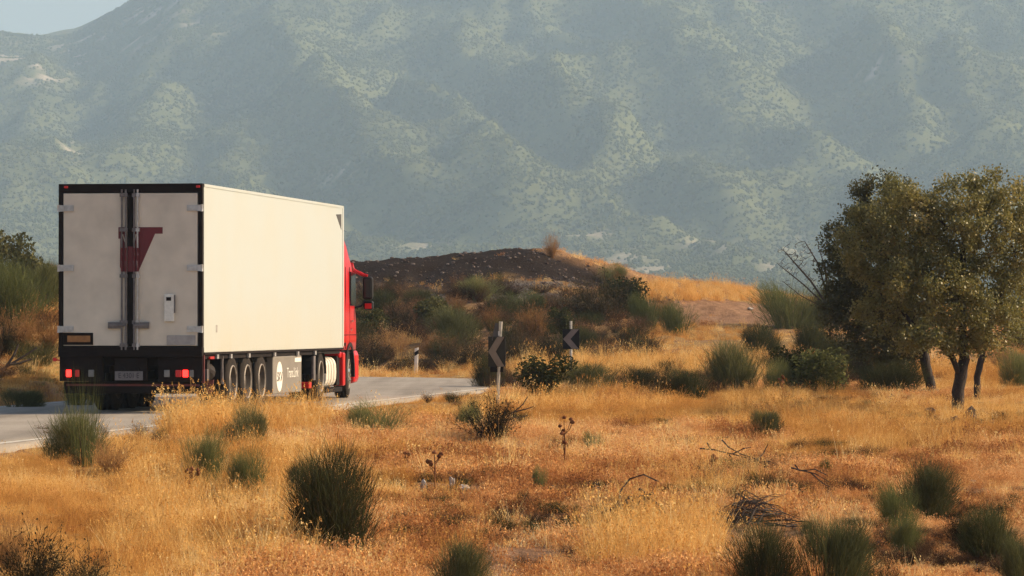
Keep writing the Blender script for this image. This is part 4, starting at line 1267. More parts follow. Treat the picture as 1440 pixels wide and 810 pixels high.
put(~rust & ~green, 'dry_grass', p_straw, [3, 3, 3, 1.3, 1.3, 4, 4], 'golden dry grass covering the field and verges')
put(rust & ~green, 'dry_weeds', p_rust, [3, 3, 3, 1.2, 1.2], 'rusty brown dry weeds between the golden grass')
put(green, 'verge_grass', p_green, [1, 1], 'half green grass along the road verge', .7)
# tall straw that hides the road's near edge beside the wheels
def clump(x0, x1, y0, y1, n, s0, s1):
    P = []
    for _ in range(n):
        P.append(hit(rng.uniform(x0, x1), rng.uniform(y0, y1)))
    return np.array(P), rng.uniform(s0, s1, n)
cl = [clump(236, 330, 596, 622, 330, 1.1, 1.9), clump(330, 460, 584, 610, 330, .9, 1.6), clump(460, 640, 582, 600, 90, .5, .8), clump(650, 690, 570, 600, 70, .6, 1.0), clump(720, 1080, 505, 540, 420, 1.1, 1.9), clump(560, 720, 515, 524, 60, .8, 1.2), clump(890, 1062, 399, 424, 420, 1.0, 1.7), clump(830, 1010, 745, 806, 200, .9, 1.4), clump(370, 440, 690, 806, 160, .8, 1.3), clump(1020, 1120, 560, 600, 120, .7, 1.1), clump(1200, 1440, 570, 640, 260, .6, 1.1), clump(150, 340, 640, 806, 260, .7, 1.25), clump(930, 1060, 640, 700, 100, .7, 1.1)]
P = np.concatenate([c_[0] for c_ in cl]); S = np.concatenate([c_[1] for c_ in cl])
ok = road_dist(P[:, 0], P[:, 1]) > .25
P = P[ok]; S = S[ok]
scatter('tall_straw', P, rng.uniform(0, 6.28, len(P)), S, np.clip(rng.normal(.55, .2, len(P)), 0, 1), rng.choice(len(p_straw), len(P), p=[.15, .15, .15, .25, .25, .025, .025]), p_straw, 'tall pale straw standing along the road edge', rng.normal(0, .12, (len(P), 2)))
# stones on the dark bank and the gravel
m_stone = plant_mat('bank_stone', [(0.0, (0.07, 0.05, 0.045)), (0.6, (0.22, 0.17, 0.145)), (1.0, (0.5, 0.42, 0.36))], 'instancer', 0.0)
def stone_mesh(seed, mat, name='stone'):
    bm = bmesh.new(); bmesh.ops.create_icosphere(bm, subdivisions=1, radius=.5)
    r_ = random.Random(seed)
    for v in bm.verts: v.co = Vector((v.co.x * r_.uniform(.7, 1.3), v.co.y * r_.uniform(.7, 1.2), v.co.z * r_.uniform(.5, .95) + .15))
    me = bpy.data.meshes.new(name); bm.to_mesh(me); bm.free(); me.materials.append(mat)
    a = me.attributes.new('var', 'FLOAT', 'FACE'); a.data.foreach_set('value', np.full(len(me.polygons), .3, np.float32))
    return me
n = 5200
X2 = rng.uniform(-16, 9, n); Y2 = rng.uniform(147, 170, n)
kp = rng.random(n) < np.maximum(gmask(dark, X2, Y2) * .75, gmask(gravel, X2, Y2))
X2 = X2[kp]; Y2 = Y2[kp]; n = len(X2)
scatter('bank_stones', np.stack([X2, Y2, gz(X2, Y2)], 1), rng.uniform(0, 6, n), (.05 + .16 * rng.random(n) ** 4), np.clip(rng.random(n) ** 2.2 * 1.2, 0, 1), rng.integers(0, 3, n), [stone_mesh(i, m_stone) for i in range(3)], 'small stones lying on the dark earth bank')
n = 900
X2, Y2 = field(n, 33, 75, umax=.14)
kp = (rng.random(n) < .15 + gmask(dirt, X2, Y2)) & (road_dist(X2, Y2) > .3)
X2 = X2[kp]; Y2 = Y2[kp]; n = len(X2)
scatter('field_pebbles', np.stack([X2, Y2, gz(X2, Y2)], 1), rng.uniform(0, 6, n), .03 + .10 * rng.random(n) ** 3, np.clip(rng.normal(.6, .2, n), 0, 1), rng.integers(0, 3, n), [stone_mesh(i, m_stone) for i in range(3)], 'pebbles on the bare patches of the field')

# ------------------------------------------------------------------ bushes
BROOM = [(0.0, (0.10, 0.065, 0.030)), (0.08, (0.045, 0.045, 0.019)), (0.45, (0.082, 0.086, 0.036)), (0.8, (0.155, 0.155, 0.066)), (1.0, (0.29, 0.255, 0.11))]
PALEB = [(0.0, (0.07, 0.08, 0.028)), (0.5, (0.14, 0.15, 0.055)), (1.0, (0.26, 0.25, 0.10))]
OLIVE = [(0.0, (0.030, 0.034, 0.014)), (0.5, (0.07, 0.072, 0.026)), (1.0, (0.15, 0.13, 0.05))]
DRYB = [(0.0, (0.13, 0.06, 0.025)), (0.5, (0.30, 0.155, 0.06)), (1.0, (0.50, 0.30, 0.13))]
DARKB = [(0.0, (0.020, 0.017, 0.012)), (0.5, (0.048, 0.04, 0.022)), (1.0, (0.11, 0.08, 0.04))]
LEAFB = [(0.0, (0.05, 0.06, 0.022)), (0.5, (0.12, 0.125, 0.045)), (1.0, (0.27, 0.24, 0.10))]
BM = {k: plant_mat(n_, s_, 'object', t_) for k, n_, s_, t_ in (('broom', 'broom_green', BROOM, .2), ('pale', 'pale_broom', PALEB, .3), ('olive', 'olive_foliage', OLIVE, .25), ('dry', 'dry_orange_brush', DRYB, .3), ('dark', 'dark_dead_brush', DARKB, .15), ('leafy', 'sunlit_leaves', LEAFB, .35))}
m_twig = plant_mat('grey_brown_twig', [(0.0, (0.05, 0.035, 0.025)), (0.6, (0.13, 0.095, 0.07)), (1.0, (0.24, 0.18, 0.13))], 'object', 0.0)
def broom_mesh(mat, seed, n=7500, spread=.30, up=1.0):
    """unit bush: 1 m tall, 1 m across: dense fine upright shoots filling a rounded body"""
    r_ = np.random.default_rng(seed)
    k = 120
    lean = disc(k, 1.0, r_)[:, :2]
    b = np.concatenate([lean * .24 + r_.normal(0, .03, (k, 2)), np.zeros((k, 1))], 1)
    d = np.concatenate([lean * .45, np.full((k, 1), .75) + r_.random((k, 1)) * .3], 1)
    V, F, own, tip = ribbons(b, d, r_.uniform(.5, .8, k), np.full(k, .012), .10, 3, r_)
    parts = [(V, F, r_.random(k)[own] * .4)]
    # a few overlapping mounds make the outline uneven
    nl = 9
    lc = np.concatenate([disc(nl, .34, r_)[:, :2], r_.uniform(.18, .56, (nl, 1))], 1)
    lr = r_.uniform(.15, .32, nl)
    w = r_.integers(0, nl, n)
    q = r_.normal(size=(n, 3)); q /= np.linalg.norm(q, axis=1, keepdims=True)
    q *= (r_.random(n) ** .42)[:, None]
    b2 = lc[w] + q * lr[w][:, None] * np.array([1, 1, 1.25])
    b2[:, 2] = np.abs(b2[:, 2] - .02)
    d2 = b2 * np.array([1.0, 1.0, .35]) + r_.normal(0, .16, (n, 3)); d2[:, 2] = np.abs(d2[:, 2]) + .38 * up
    V, F, own, tip = ribbons(b2, d2, np.where(r_.random(n) < .10, r_.uniform(.18, .30, n), r_.uniform(.06, .18, n)), np.full(n, .0050), .22, 2, r_)
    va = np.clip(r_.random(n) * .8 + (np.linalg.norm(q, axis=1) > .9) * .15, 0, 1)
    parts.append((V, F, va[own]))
    V, F, A = join(parts)
    V[:, 2] = np.maximum(V[:, 2], -.05)
    V[:, 2] /= np.percentile(V[:, 2], 98.5)
    V[:, :2] /= np.percentile(np.abs(V[:, 0]), 97.5) * 2
    return raw_mesh('stems', V, F, mat, A)
def leafy_mesh(mat, seed, n=3000, size=.028, twigs=60, open_=.0):
    r_ = np.random.default_rng(seed)
    lobes = np.concatenate([disc(9, .32, r_)[:, :2], r_.uniform(.25, .75, (9, 1))], 1)
    lr = r_.uniform(.16, .30, 9)
    w = r_.integers(0, 9, n)
    dr_ = r_.normal(size=(n, 3)); dr_ /= np.linalg.norm(dr_, axis=1, keepdims=True)
    c_ = lobes[w] + dr_ * (lr[w] * (r_.random(n) ** (.35 + open_)))[:, None]
    c_[:, 2] = np.abs(c_[:, 2])
    v, f = leaves(c_, size * r_.uniform(.6, 1.5, n), r_)
    parts = [(v, f, r_.random(n))]
    k = twigs * 3
    tgt = c_[r_.integers(0, n, k)] * r_.uniform(.8, 1.1, (k, 1))
    b = disc(k, .05, r_); dd = tgt - b
    V, F, own, tip = ribbons(b, dd, np.linalg.norm(dd, axis=1), np.full(k, .012), .10, 3, r_)
    parts.append((V, F, r_.random(k)[own] * .2))
    V, F, A = join(parts)
    V[:, 2] /= np.percentile(V[:, 2], 99.5); V[:, :2] /= np.percentile(np.abs(V[:, 0]), 99) * 2
    return raw_mesh('foliage', V, F, mat, A)
def brush_mesh(mat, seed, n=1500, leaf=800):
    """dry brush: fine crossing twigs with a few shrivelled leaves"""
    r_ = np.random.default_rng(seed)
    k = 110
    b = disc(k, .15, r_); d = np.concatenate([disc(k, 1.1, r_)[:, :2], r_.uniform(.4, 1.1, (k, 1))], 1); ln = r_.uniform(.45, .8, k)
    V, F, own, tip = ribbons(b, d, ln, np.full(k, .013), .2, 3, r_)
    dn = d / np.linalg.norm(d, axis=1, keepdims=True)
    parts = [(V, F, r_.random(k)[own] * .6)]
    w = r_.integers(0, k, n); t = r_.uniform(.2, 1, n)
    b2 = b[w] + dn[w] * (ln[w] * t)[:, None]
    d2 = dn[w] + r_.normal(0, .7, (n, 3)); d2[:, 2] += .15
    V, F, own, tip = ribbons(b2, d2, r_.uniform(.08, .25, n), np.full(n, .007), .3, 2, r_)
    parts.append((V, F, r_.random(n)[own]))
    pk = r_.integers(0, n, leaf)
    v, f = leaves(tip[pk] + r_.normal(0, .015, (leaf, 3)), .016 * r_.uniform(.6, 1.5, leaf), r_)
    parts.append((v, f, r_.random(leaf)))
    V, F, A = join(parts)
    V[:, 2] = np.maximum(V[:, 2], -.03)
    V[:, 2] /= np.percentile(V[:, 2], 99.5); V[:, :2] /= np.percentile(np.abs(V[:, 0]), 99) * 2
    return raw_mesh('brush', V, F, mat, A)
PROTO = {
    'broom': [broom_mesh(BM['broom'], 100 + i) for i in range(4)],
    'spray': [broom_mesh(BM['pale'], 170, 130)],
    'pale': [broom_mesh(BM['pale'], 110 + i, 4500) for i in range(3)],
    'olive': [leafy_mesh(BM['olive'], 120 + i, 3200) for i in range(3)],
    'leafy': [leafy_mesh(BM['leafy'], 130 + i, 2200, .03) for i in range(3)],
    'dry': [brush_mesh(BM['dry'], 140 + i) for i in range(3)],
    'dark': [brush_mesh(BM['dark'], 150 + i, 1700, 900) for i in range(3)],
}
KIND = {'spray': ('broom_bush', 'bush'), 'broom': ('broom_bush', 'bush'), 'pale': ('broom_bush', 'bush'), 'olive': ('leafy_bush', 'bush'), 'leafy': ('leafy_bush', 'bush'), 'dry': ('dry_bush', 'bush'), 'dark': ('dry_bush', 'bush')}
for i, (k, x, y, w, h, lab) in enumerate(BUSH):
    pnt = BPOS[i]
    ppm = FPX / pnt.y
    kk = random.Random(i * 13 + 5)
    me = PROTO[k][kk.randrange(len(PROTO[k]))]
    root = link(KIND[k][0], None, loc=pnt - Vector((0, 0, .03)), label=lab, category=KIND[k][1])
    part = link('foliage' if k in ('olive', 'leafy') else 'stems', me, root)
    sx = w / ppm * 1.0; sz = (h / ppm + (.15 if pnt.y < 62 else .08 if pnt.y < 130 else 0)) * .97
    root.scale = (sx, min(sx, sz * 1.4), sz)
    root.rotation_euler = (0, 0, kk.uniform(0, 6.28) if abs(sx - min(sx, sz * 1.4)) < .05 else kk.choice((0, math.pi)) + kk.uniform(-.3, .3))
    # a few woody stems of its own at the foot
    sm = MB()
    for q in range(4):
        a = kk.uniform(0, 6.28)
        sm.tube([(0.02 * math.cos(a), .02 * math.sin(a), -.03), (.10 * math.cos(a), .10 * math.sin(a), .22), (.2 * math.cos(a + .4), .2 * math.sin(a + .4), .45)], [.014, .010, .004], 5, False)
    st = link('woody_base', sm.mesh('woody_base', m_twig), root)
    st['kind'] = 'stuff'


# low dead undergrowth that nobody could count: dark litter in the field, brush under the scrub
m_under = plant_mat('dead_undergrowth', [(0.0, (0.028, 0.018, 0.012)), (0.4, (0.075, 0.045, 0.028)), (0.75, (0.19, 0.10, 0.05)), (1.0, (0.34, 0.20, 0.10))], 'instancer', .15)
m_underg = plant_mat('green_undergrowth', [(0.0, (0.025, 0.028, 0.012)), (0.5, (0.06, 0.065, 0.025)), (1.0, (0.14, 0.13, 0.05))], 'instancer', .15)
p_under = [brush_mesh(m_under, 180 + i, 700, 500) for i in range(3)] + [broom_mesh(m_underg, 190 + i, 1500) for i in range(2)]
P = []; S = []
for x0, x1, y0, y1, n, w0, w1, h0, h1 in ((975, 1140, 655, 740, 70, .25, .5, .10, .26), (560, 740, 650, 770, 60, .2, .45, .07, .18), (740, 960, 690, 760, 45, .25, .5, .07, .18), (1180, 1330, 690, 806, 40, .2, .5, .08, .2), (1330, 1440, 640, 806, 40, .2, .5, .07, .2),
                                      (150, 380, 630, 806, 55, .2, .4, .08, .18), (780, 1300, 560, 650, 130, .2, .5, .07, .18), (480, 1440, 640, 806, 190, .15, .4, .06, .17), (60, 240, 610, 660, 30, .2, .4, .1, .25), (1240, 1440, 586, 606, 40, .3, .7, .06, .14), (600, 760, 560, 620, 30, .2, .5, .1, .25)):
    for _ in range(n):
        P.append(tuple(hit(rng.uniform(x0, x1), rng.uniform(y0, y1)))); w = rng.uniform(w0, w1); S.append((w, w, rng.uniform(h0, h1)))
n = 330
Xu = rng.uniform(-17, 4.5, n); Yu = rng.uniform(125.5, 157, n)
for x_, y_ in zip(Xu, Yu):
    if road_dist(np.array([x_]), np.array([y_]))[0] > 1.2:
        w = rng.uniform(.6, 1.6); P.append((x_, y_, float(gz(x_, y_)))); S.append((w, w, rng.uniform(.35, .9)))
for x0, x1, y0, y1, n in ((700, 1010, 528, 556, 60), (1060, 1270, 500, 552, 70)):
    for _ in range(n):
        P.append(tuple(hit(rng.uniform(x0, x1), rng.uniform(y0, y1)))); w = rng.uniform(.4, .9); S.append((w, w, rng.uniform(.2, .5)))
for _ in range(90):
    x_ = rng.uniform(-15, -10.4); y_ = rng.uniform(80, 101); w = rng.uniform(.4, 1.0)
    if road_dist(np.array([x_]), np.array([y_]))[0] > .8:
        P.append((x_, y_, float(gz(x_, y_)))); S.append((w, w, rng.uniform(.25, .6)))
P = np.array(P); S = np.array(S)
scatter('dead_undergrowth', P, rng.uniform(0, 6.28, len(P)), S, np.clip(rng.beta(1.6, 2.2, len(P)), 0, 1), rng.choice(5, len(P), p=[.27, .27, .26, .1, .1]), p_under, 'low dead brush and weeds on the field and under the scrub')

# ------------------------------------------------------------------ trees
def grow_tree(seed, trunk_pts, trunk_r, lobes, n_attr, step=.16, di=1.1, dk=.28, iters=90):
    """space colonisation: skeleton grows towards points spread through the crown lobes"""
    r_ = np.random.default_rng(seed)
    A = []
    vol = np.array([l[3] * l[4] * l[5] for l in lobes]); vol = vol ** .8 / (vol ** .8).sum()
    for k in r_.choice(len(lobes), n_attr, p=vol):
        cx, cy, cz, rx, ry, rz = lobes[k]
        q = r_.normal(size=3); q /= np.linalg.norm(q); q *= r_.random() ** .42
        A.append((cx + q[0] * rx, cy + q[1] * ry, cz + q[2] * rz))
    A = np.array(A)
    nodes = []; par = []
    for line in trunk_pts:
        pl = [Vector(p_) for p_ in line[1]]
        prev = line[0]
        if prev is not None:
            d_ = [(Vector(nodes[j]) - pl[0]).length for j in range(len(nodes))]
            prev = int(np.argmin(d_))
        else:
            prev = -1
        for a_, b_ in zip(pl[:-1], pl[1:]):
            m_ = max(1, int((b_ - a_).length / step))
            for q in range(m_ + (1 if b_ is pl[-1] else 0)):
                nodes.append(tuple(a_.lerp(b_, q / m_))); par.append(prev); prev = len(nodes) - 1
    nodes = [np.array(n_) for n_ in nodes]
    alive = np.ones(len(A), bool)
    for it in range(iters):
        NN = np.array(nodes)
        if not alive.any(): break
        Al = A[alive]
        d = np.linalg.norm(Al[:, None] - NN[None], axis=2)
        j = d.argmin(1); dm_ = d.min(1)
        grow_ = {}
        for q in range(len(Al)):
            if dm_[q] < di * (1 + 2.0 * (it < 12)):
                v = Al[q] - NN[j[q]]
                grow_.setdefault(j[q], []).append(v / (np.linalg.norm(v) + 1e-9))
        if not grow_: break
        for k_, vs_ in grow_.items():
            v = np.mean(vs_, axis=0) + r_.normal(0, .22, 3); v[2] += .03
            v /= np.linalg.norm(v) + 1e-9
            nodes.append(NN[k_] + v * step); par.append(int(k_))
        NN = np.array(nodes)
        d = np.linalg.norm(A[:, None] - NN[None, -len(grow_):], axis=2).min(1)
        alive &= d > dk
    n_ = len(nodes)
    ch = [[] for _ in range(n_)]
    for i_, p_ in enumerate(par):
        if p_ >= 0: ch[p_].append(i_)
    rad = np.zeros(n_)
    for i_ in range(n_ - 1, -1, -1):
        rad[i_] = (sum(rad[c_] ** 2.35 for c_ in ch[i_])) ** (1 / 2.35) if ch[i_] else .007
    sc_ = trunk_r / rad[0]
    rad = np.where(rad > .02, .02 + (rad - .02) * (trunk_r - .02) / max(rad[0] - .02, 1e-3), rad)
    return np.array(nodes), par, ch, rad, r_
def tree(name, label, seed, trunk_lines, trunk_r, lobes, n_attr, leaf_mat, leaf_n, leaf_s, base, bare=0.0, **gk):
    nodes, par, ch, rad, r_ = grow_tree(seed, trunk_lines, trunk_r, lobes, n_attr, **gk)
    root = link(name, None, loc=base, label=label, category='tree')
    off = np.array(base)
    mb = MB()
    # chains
    started = set()
    def chain(i_):
        c_ = [i_]
        while ch[c_[-1]]:
            nx = max(ch[c_[-1]], key=lambda q: rad[q])
            c_.append(nx)
        return c_
    stack = [i_ for i_ in range(len(nodes)) if par[i_] == -1]
    while stack:
        s = stack.pop()
        c_ = chain(s)
        full = ([par[s]] if par[s] >= 0 else []) + c_
        pts = [Vector(nodes[q] - off) for q in full]
        rr = [min(rad[q], rad[c_[0]] * 1.1) for q in full]
        if len(pts) >= 2:
            mb.tube(pts, rr, 7 if rr[-1 if len(rr) < 3 else 1] > .03 else 4, False)
        for q in c_:
            for k_ in ch[q]:
                if k_ not in c_: stack.append(k_)
    # root flare
    tr_ = build(mb, 'trunk', m_bark, root, smooth_=True)
    tips = np.array([nodes[i_] for i_ in range(len(nodes)) if rad[i_] < .016])
    tips = tips[r_.random(len(tips)) > bare]
    if leaf_n:
        pk = r_.integers(0, len(tips), leaf_n)
        c_ = tips[pk] + r_.normal(0, .088, (leaf_n, 3)) - off
        v, f = leaves(c_, leaf_s * r_.uniform(.55, 1.4, leaf_n), r_, 0, .6)
        clus = r_.random(len(tips))
        me_ = raw_mesh('crown', v, f, leaf_mat, np.clip(clus[pk] * .7 + r_.random(leaf_n) * .45, 0, 1))
        link('crown', me_, root)
    return root
m_bark = pbr('grey_brown_bark', (0.036, 0.023, 0.016), 0.95, var=0.5, scale=14, bump=0.9, bscale=40)
TREEL = [(0.0, (0.050, 0.053, 0.018)), (0.45, (0.125, 0.122, 0.036)), (0.8, (0.24, 0.21, 0.062)), (1.0, (0.44, 0.33, 0.11))]
TREED = [(0.0, (0.045, 0.046, 0.017)), (0.5, (0.115, 0.105, 0.034)), (0.85, (0.22, 0.185, 0.057)), (1.0, (0.38, 0.28, 0.09))]
m_leaf1 = plant_mat('olive_yellow_leaf', TREEL, 'object', .38, rough_gloss=.04)
m_leaf2 = plant_mat('dark_olive_leaf', TREED, 'object', .28, rough_gloss=.03)
DT = 76.0
b1 = hit(1347, 582)
DT = b1.y
def tp(x, y, dd=0.0):
    return tuple(at(x, y, DT + dd))
def lobe(x, y, rx, ry, dd=0.0, rd_=None):
    c_ = at(x, y, DT + dd); s = FPX / (DT + dd)
    return (c_.x, c_.y, c_.z, rx / s, (rd_ or rx) / s, ry / s)
base1 = tuple(b1)
tree('pear_tree', 'small spreading tree with yellow green leaves and bare lower trunk in the field', 5,
     [(None, [base1, tp(1347, 552), tp(1351, 528), tp(1356, 505), tp(1354, 480, .05)]),
      (3, [tp(1350, 530), tp(1338, 500, -.2), tp(1318, 482, -.3), tp(1290, 464, -.4), tp(1262, 430, -.3)]),
      (3, [tp(1354, 480, .05), tp(1352, 430, .1), tp(1353, 380, 0), tp(1356, 330, 0)]),
      (3, [tp(1354, 485, .05), tp(1378, 455, .3), tp(1402, 425, .4), tp(1425, 380, .4)])],
     .118,
     [lobe(1345, 325, 85, 75), lobe(1262, 300, 62, 52, -.2), lobe(1405, 300, 62, 58, .2), lobe(1440, 350, 45, 60, .3), lobe(1215, 345, 52, 50, -.1), lobe(1290, 400, 80, 60, -.3), lobe(1370, 425, 80, 62, .1), lobe(1300, 475, 66, 28, -.5), lobe(1395, 468, 46, 28, .1), lobe(1255, 262, 30, 22), lobe(1350, 258, 34, 20), lobe(1408, 258, 26, 20), lobe(1230, 440, 40, 35, -.2)],
     2100, m_leaf1, 74000, .0265, base1, bare=.05)
b2 = hit(1312, 553)
def tp2(x, y, dd=0.0): return tuple(at(x, y, b2.y + dd))
DT = b2.y
tree('pear_tree', 'darker dense tree with a leaning trunk behind the spreading tree', 8,
     [(None, [tuple(b2), tp2(1303, 520), tp2(1298, 490), tp2(1285, 455)]),
      (3, [tp2(1298, 490), tp2(1262, 450), tp2(1225, 415)]),
      (3, [tp2(1285, 455), tp2(1275, 400), tp2(1265, 350)])],
     .112,
     [lobe(1235, 385, 78, 74), lobe(1192, 372, 46, 52), lobe(1205, 428, 66, 50), lobe(1270, 450, 66, 52), lobe(1270, 320, 66, 62), lobe(1190, 325, 40, 40), lobe(1240, 478, 76, 38), lobe(1240, 275, 50, 42), lobe(1170, 400, 28, 30)],
     1600, m_leaf2, 56000, .030, tuple(b2), bare=.0)
b3 = hit(1374, 562)
DT = b3.y
tree('pear_tree', 'slender pale trunk tree just right of the main trunk', 11,
     [(None, [tuple(b3), tp(1374, 530), tp(1380, 505), tp(1390, 470), tp(1402, 430)]), (3, [tp(1379, 508), tp(1374, 480), tp(1373, 440)])],
     .072,
     [lobe(1420, 400, 50, 60), lobe(1400, 450, 50, 40), lobe(1375, 400, 40, 50), lobe(1440, 460, 40, 30)],
     260, m_leaf1, 7000, .027, tuple(b3), bare=.3)
b4 = hit(1180, 470)
DT = b4.y
tree('bare_tree', 'leafless grey branching tree left of the dark tree', 15,
     [(None, [tuple(b4), tp(1174, 445), tp(1165, 420)]), (3, [tp(1174, 445), tp(1140, 395), tp(1102, 352)]), (3, [tp(1172, 440), tp(1130, 400), tp(1095, 372)]), (3, [tp(1165, 420), tp(1150, 370), tp(1132, 340)]), (3, [tp(1165, 420), tp(1160, 375), tp(1150, 345)]), (3, [tp(1172, 440), tp(1125, 415), tp(1100, 395)])],
     .07,
     [lobe(1130, 372, 40, 38), lobe(1155, 385, 40, 44), lobe(1112, 360, 26, 26)],
     420, m_leaf1, 0, .04, tuple(b4), step=.10, di=.8, dk=.11)

# ------------------------------------------------------------------ signs and marker post
m_galv = pbr('galvanised_post', (0.48, 0.44, 0.38), 0.5, 0.4, var=0.25, scale=10)
m_sblack = pbr('black_sign_face', (0.010, 0.008, 0.008), 0.7, var=0.25, scale=6, spec=.2)
m_chev = pbr('weathered_chevron_film', (0.18, 0.142, 0.125), 0.7, var=0.12, scale=6, spec=.2)
m_back = pbr('bare_sign_back', (0.10, 0.09, 0.085), 0.55, 0.3, var=0.3)
def chevron_sign(base, h, lean, bw, bh, zc, yaw, label, hang=False):
    root = link('chevron_sign', None, loc=base, label=label, category='road sign', group='chevron signs on the bend')
    build(MB().tube([(0, 0, -.2), (lean * .5, 0, h * .5), (lean, 0, h)], .035, 12), 'post', m_galv, root)
    px = lean * zc / h
    b = build(MB().box(-bw / 2, bw / 2, -.006, .006, -bh / 2, bh / 2), 'sign_board', m_sblack, root, bevel=.004)
    b.location = (px, -.06, zc); b.rotation_euler = (0, 0, yaw)
    t = .30 * bw
    c_ = MB().prism([(-bw * .48, 0), (bw * .05, bh * .49), (bw * .47, bh * .49), (-bw * .04, 0), (bw * .47, -bh * .49), (bw * .05, -bh * .49)], 'y', -.011, -.0075)
    build(c_, 'chevron', m_chev, b)
    build(MB().box(-bw / 2 + .01, bw / 2 - .01, .0065, .012, -bh / 2 + .01, bh / 2 - .01), 'sign_back', m_back, b)
    for dz in (-.16, .16):
        build(MB().box(-.05, .05, .013, .05, dz - .02, dz + .02), 'clamp', m_galv, b)
    return root, b
s1 = hit(699, 578)
r1_, bd1 = chevron_sign(s1, 1.66, .07, .60, .56, 1.10, R(-58), 'nearer chevron sign turned almost edge on beside the road')
bd1.location.x -= .05
build(MB().box(.02, .05, -.03, .03, 1.40, 1.48), 'white_tag', m_logo, r1_)
build(MB().tube([(.08, .02, 1.30), (.13, .04, 1.0), (.06, .05, .82)], .01, 6), 'loose_wire', m_black, r1_)
build(MB().box(-.13, .12, -.02, .02, .72, .83), 'lower_bracket', m_sblack, r1_, bevel=.01)
build(MB().prism([(-.03, 1.64), (.04, 1.62), (.035, 1.36), (-.10, 1.30)], 'y', .036, .044), 'bent_plate', m_back, r1_)
s2 = hit(803, 530)
s2 = Vector(at(803, 530, 105.0)); s2.z = float(gz(s2.x, s2.y))
chevron_sign(s2, 1.63 + (CAMZ - s2.z - 1.6), .0, .44, .52, 1.16 + (CAMZ - s2.z - 1.6), R(8), 'farther chevron sign facing the road squarely')
s3 = Vector(at(585, 523, 123.5)); s3.z = float(gz(s3.x, s3.y)) - .02
mp_ = link('marker_post', None, loc=s3, label='short white roadside marker post with a black band at the bend', category='marker post')
mp_.rotation_euler = (0, R(1.5), 0)
m_wpost = pbr('white_post_plastic', (0.72, 0.66, 0.58), 0.6, var=0.12, scale=12)
pp = [(-.06, -.035), (-.03, -.05), (.03, -.05), (.06, -.035), (.05, .05), (-.05, .05)]
def post_piece(z00, z01, z10, z11, g=0.0):
    v = [(x * (1 + g), y * (1 + g), z00 + (z01 - z00) * (x + .06) / .12) for x, y in pp] + [(x * (1 + g), y * (1 + g), z10 + (z11 - z10) * (x + .06) / .12) for x, y in pp]
    f = [tuple(range(5, -1, -1)), tuple(range(6, 12))] + [(k, (k + 1) % 6, 6 + (k + 1) % 6, 6 + k) for k in range(6)]
    return MB().add(v, f)
build(post_piece(-.2, -.2, .80, .84), 'post', m_wpost, mp_)
build(post_piece(.56, .64, .68, .77, .06), 'black_band', m_sblack, mp_)

# ------------------------------------------------------------------ thistles, stump, dead branches, rocks
m_thist = plant_mat('dead_thistle', [(0.0, (0.13, 0.05, 0.025)), (0.6, (0.27, 0.12, 0.06)), (1.0, (0.4, 0.22, 0.12))], 'object', .1)
def thistle(x, y, h, label, seed):
    r_ = random.Random(seed)
    p_ = hit(x, y); H = h / (FPX / p_.y)
    root = link('dead_thistle', None, loc=p_, label=label, category='thistle')
    mb = MB(); tips = []
    mb.tube([(0, 0, -.05), (.02 * H, 0, H * .5), (0, 0, H * .95)], [.012, .009, .005], 6)
    tips.append((0, 0, H))
    for q in range(6):
        a = r_.uniform(0, 6.28); z = H * r_.uniform(.3, .75); l = H * r_.uniform(.18, .32)
        e = (l * .7 * math.cos(a), l * .7 * math.sin(a), min(z + l, H * 1.02))
        mb.tube([(0, 0, z), (e[0] * .6, e[1] * .6, z + l * .4), e], [.006, .005, .004], 5)
        tips.append(e)
    build(mb, 'stalk', m_thist, root)
    for e in tips:
        hb = bmesh.new(); bmesh.ops.create_icosphere(hb, subdivisions=1, radius=.03)
        for v in hb.verts: v.co = Vector((v.co.x * r_.uniform(.7, 1.4), v.co.y * r_.uniform(.7, 1.4), v.co.z * r_.uniform(.6, 1.2))) + Vector(e)
        me_ = bpy.data.meshes.new('flower_head'); hb.to_mesh(me_); hb.free(); me_.materials.append(m_thist)
        link('flower_head', me_, root)
thistle(793, 664, 76, 'tall reddish dead thistle standing in the middle of the field', 1)
thistle(611, 690, 52, 'thin dead thistle left of the pale stones', 2)
thistle(1003, 668, 26, 'small forked dead stalk left of the brush pile', 3)
thistle(570, 668, 30, 'short dead thistle between the largest broom and the pale stones', 4)
thistle(270, 700, 40, 'dead flower stalk in the grass left of the largest broom', 5)
thistle(1100, 560, 30, 'dead flower stalk below the round dark broom', 6)
m_dead = pbr('dead_wood', (0.05, 0.033, 0.024), 0.9, var=0.5, scale=16, bump=.5)
def branchpile(name, x, y, wpx, hpx, nb, label, seed, r0=.007):
    r_ = random.Random(seed)
    p_ = PILES[label]; s = FPX / p_.y; w = wpx / s; h = hpx / s + .05
    root = link(name, None, loc=p_, label=label, category='dead branch')
    for q in range(nb):
        c0 = r_.gauss(0, .22) * w; L = r_.uniform(.25, .6) * w; y0 = r_.uniform(-.35, .35)
        top = h * r_.uniform(.15, 1.0) * max(.2, 1 - abs(c0) / (.6 * w)); tilt = r_.uniform(-.5, .5) * top
        bend = r_.uniform(.0, .25) * top; yd = r_.uniform(-.25, .25)
        pts = []
        for k in range(6):
            t = k / 5 * 2 - 1
            pts.append((c0 + t * L * .5, y0 + yd * t + r_.uniform(-.008, .008), max(.01, top * .75 + tilt * t + bend * (1 - t * t) + r_.uniform(-.008, .008))))
        pts[0] = (pts[0][0], pts[0][1], min(pts[0][2], .04) if r_.random() < .5 else pts[0][2])
        rr = r0 * r_.uniform(.6, 1.5)
        build(MB().tube(pts, [rr * (1 - .13 * k) for k in range(6)], 4), 'branch', m_dead, root)
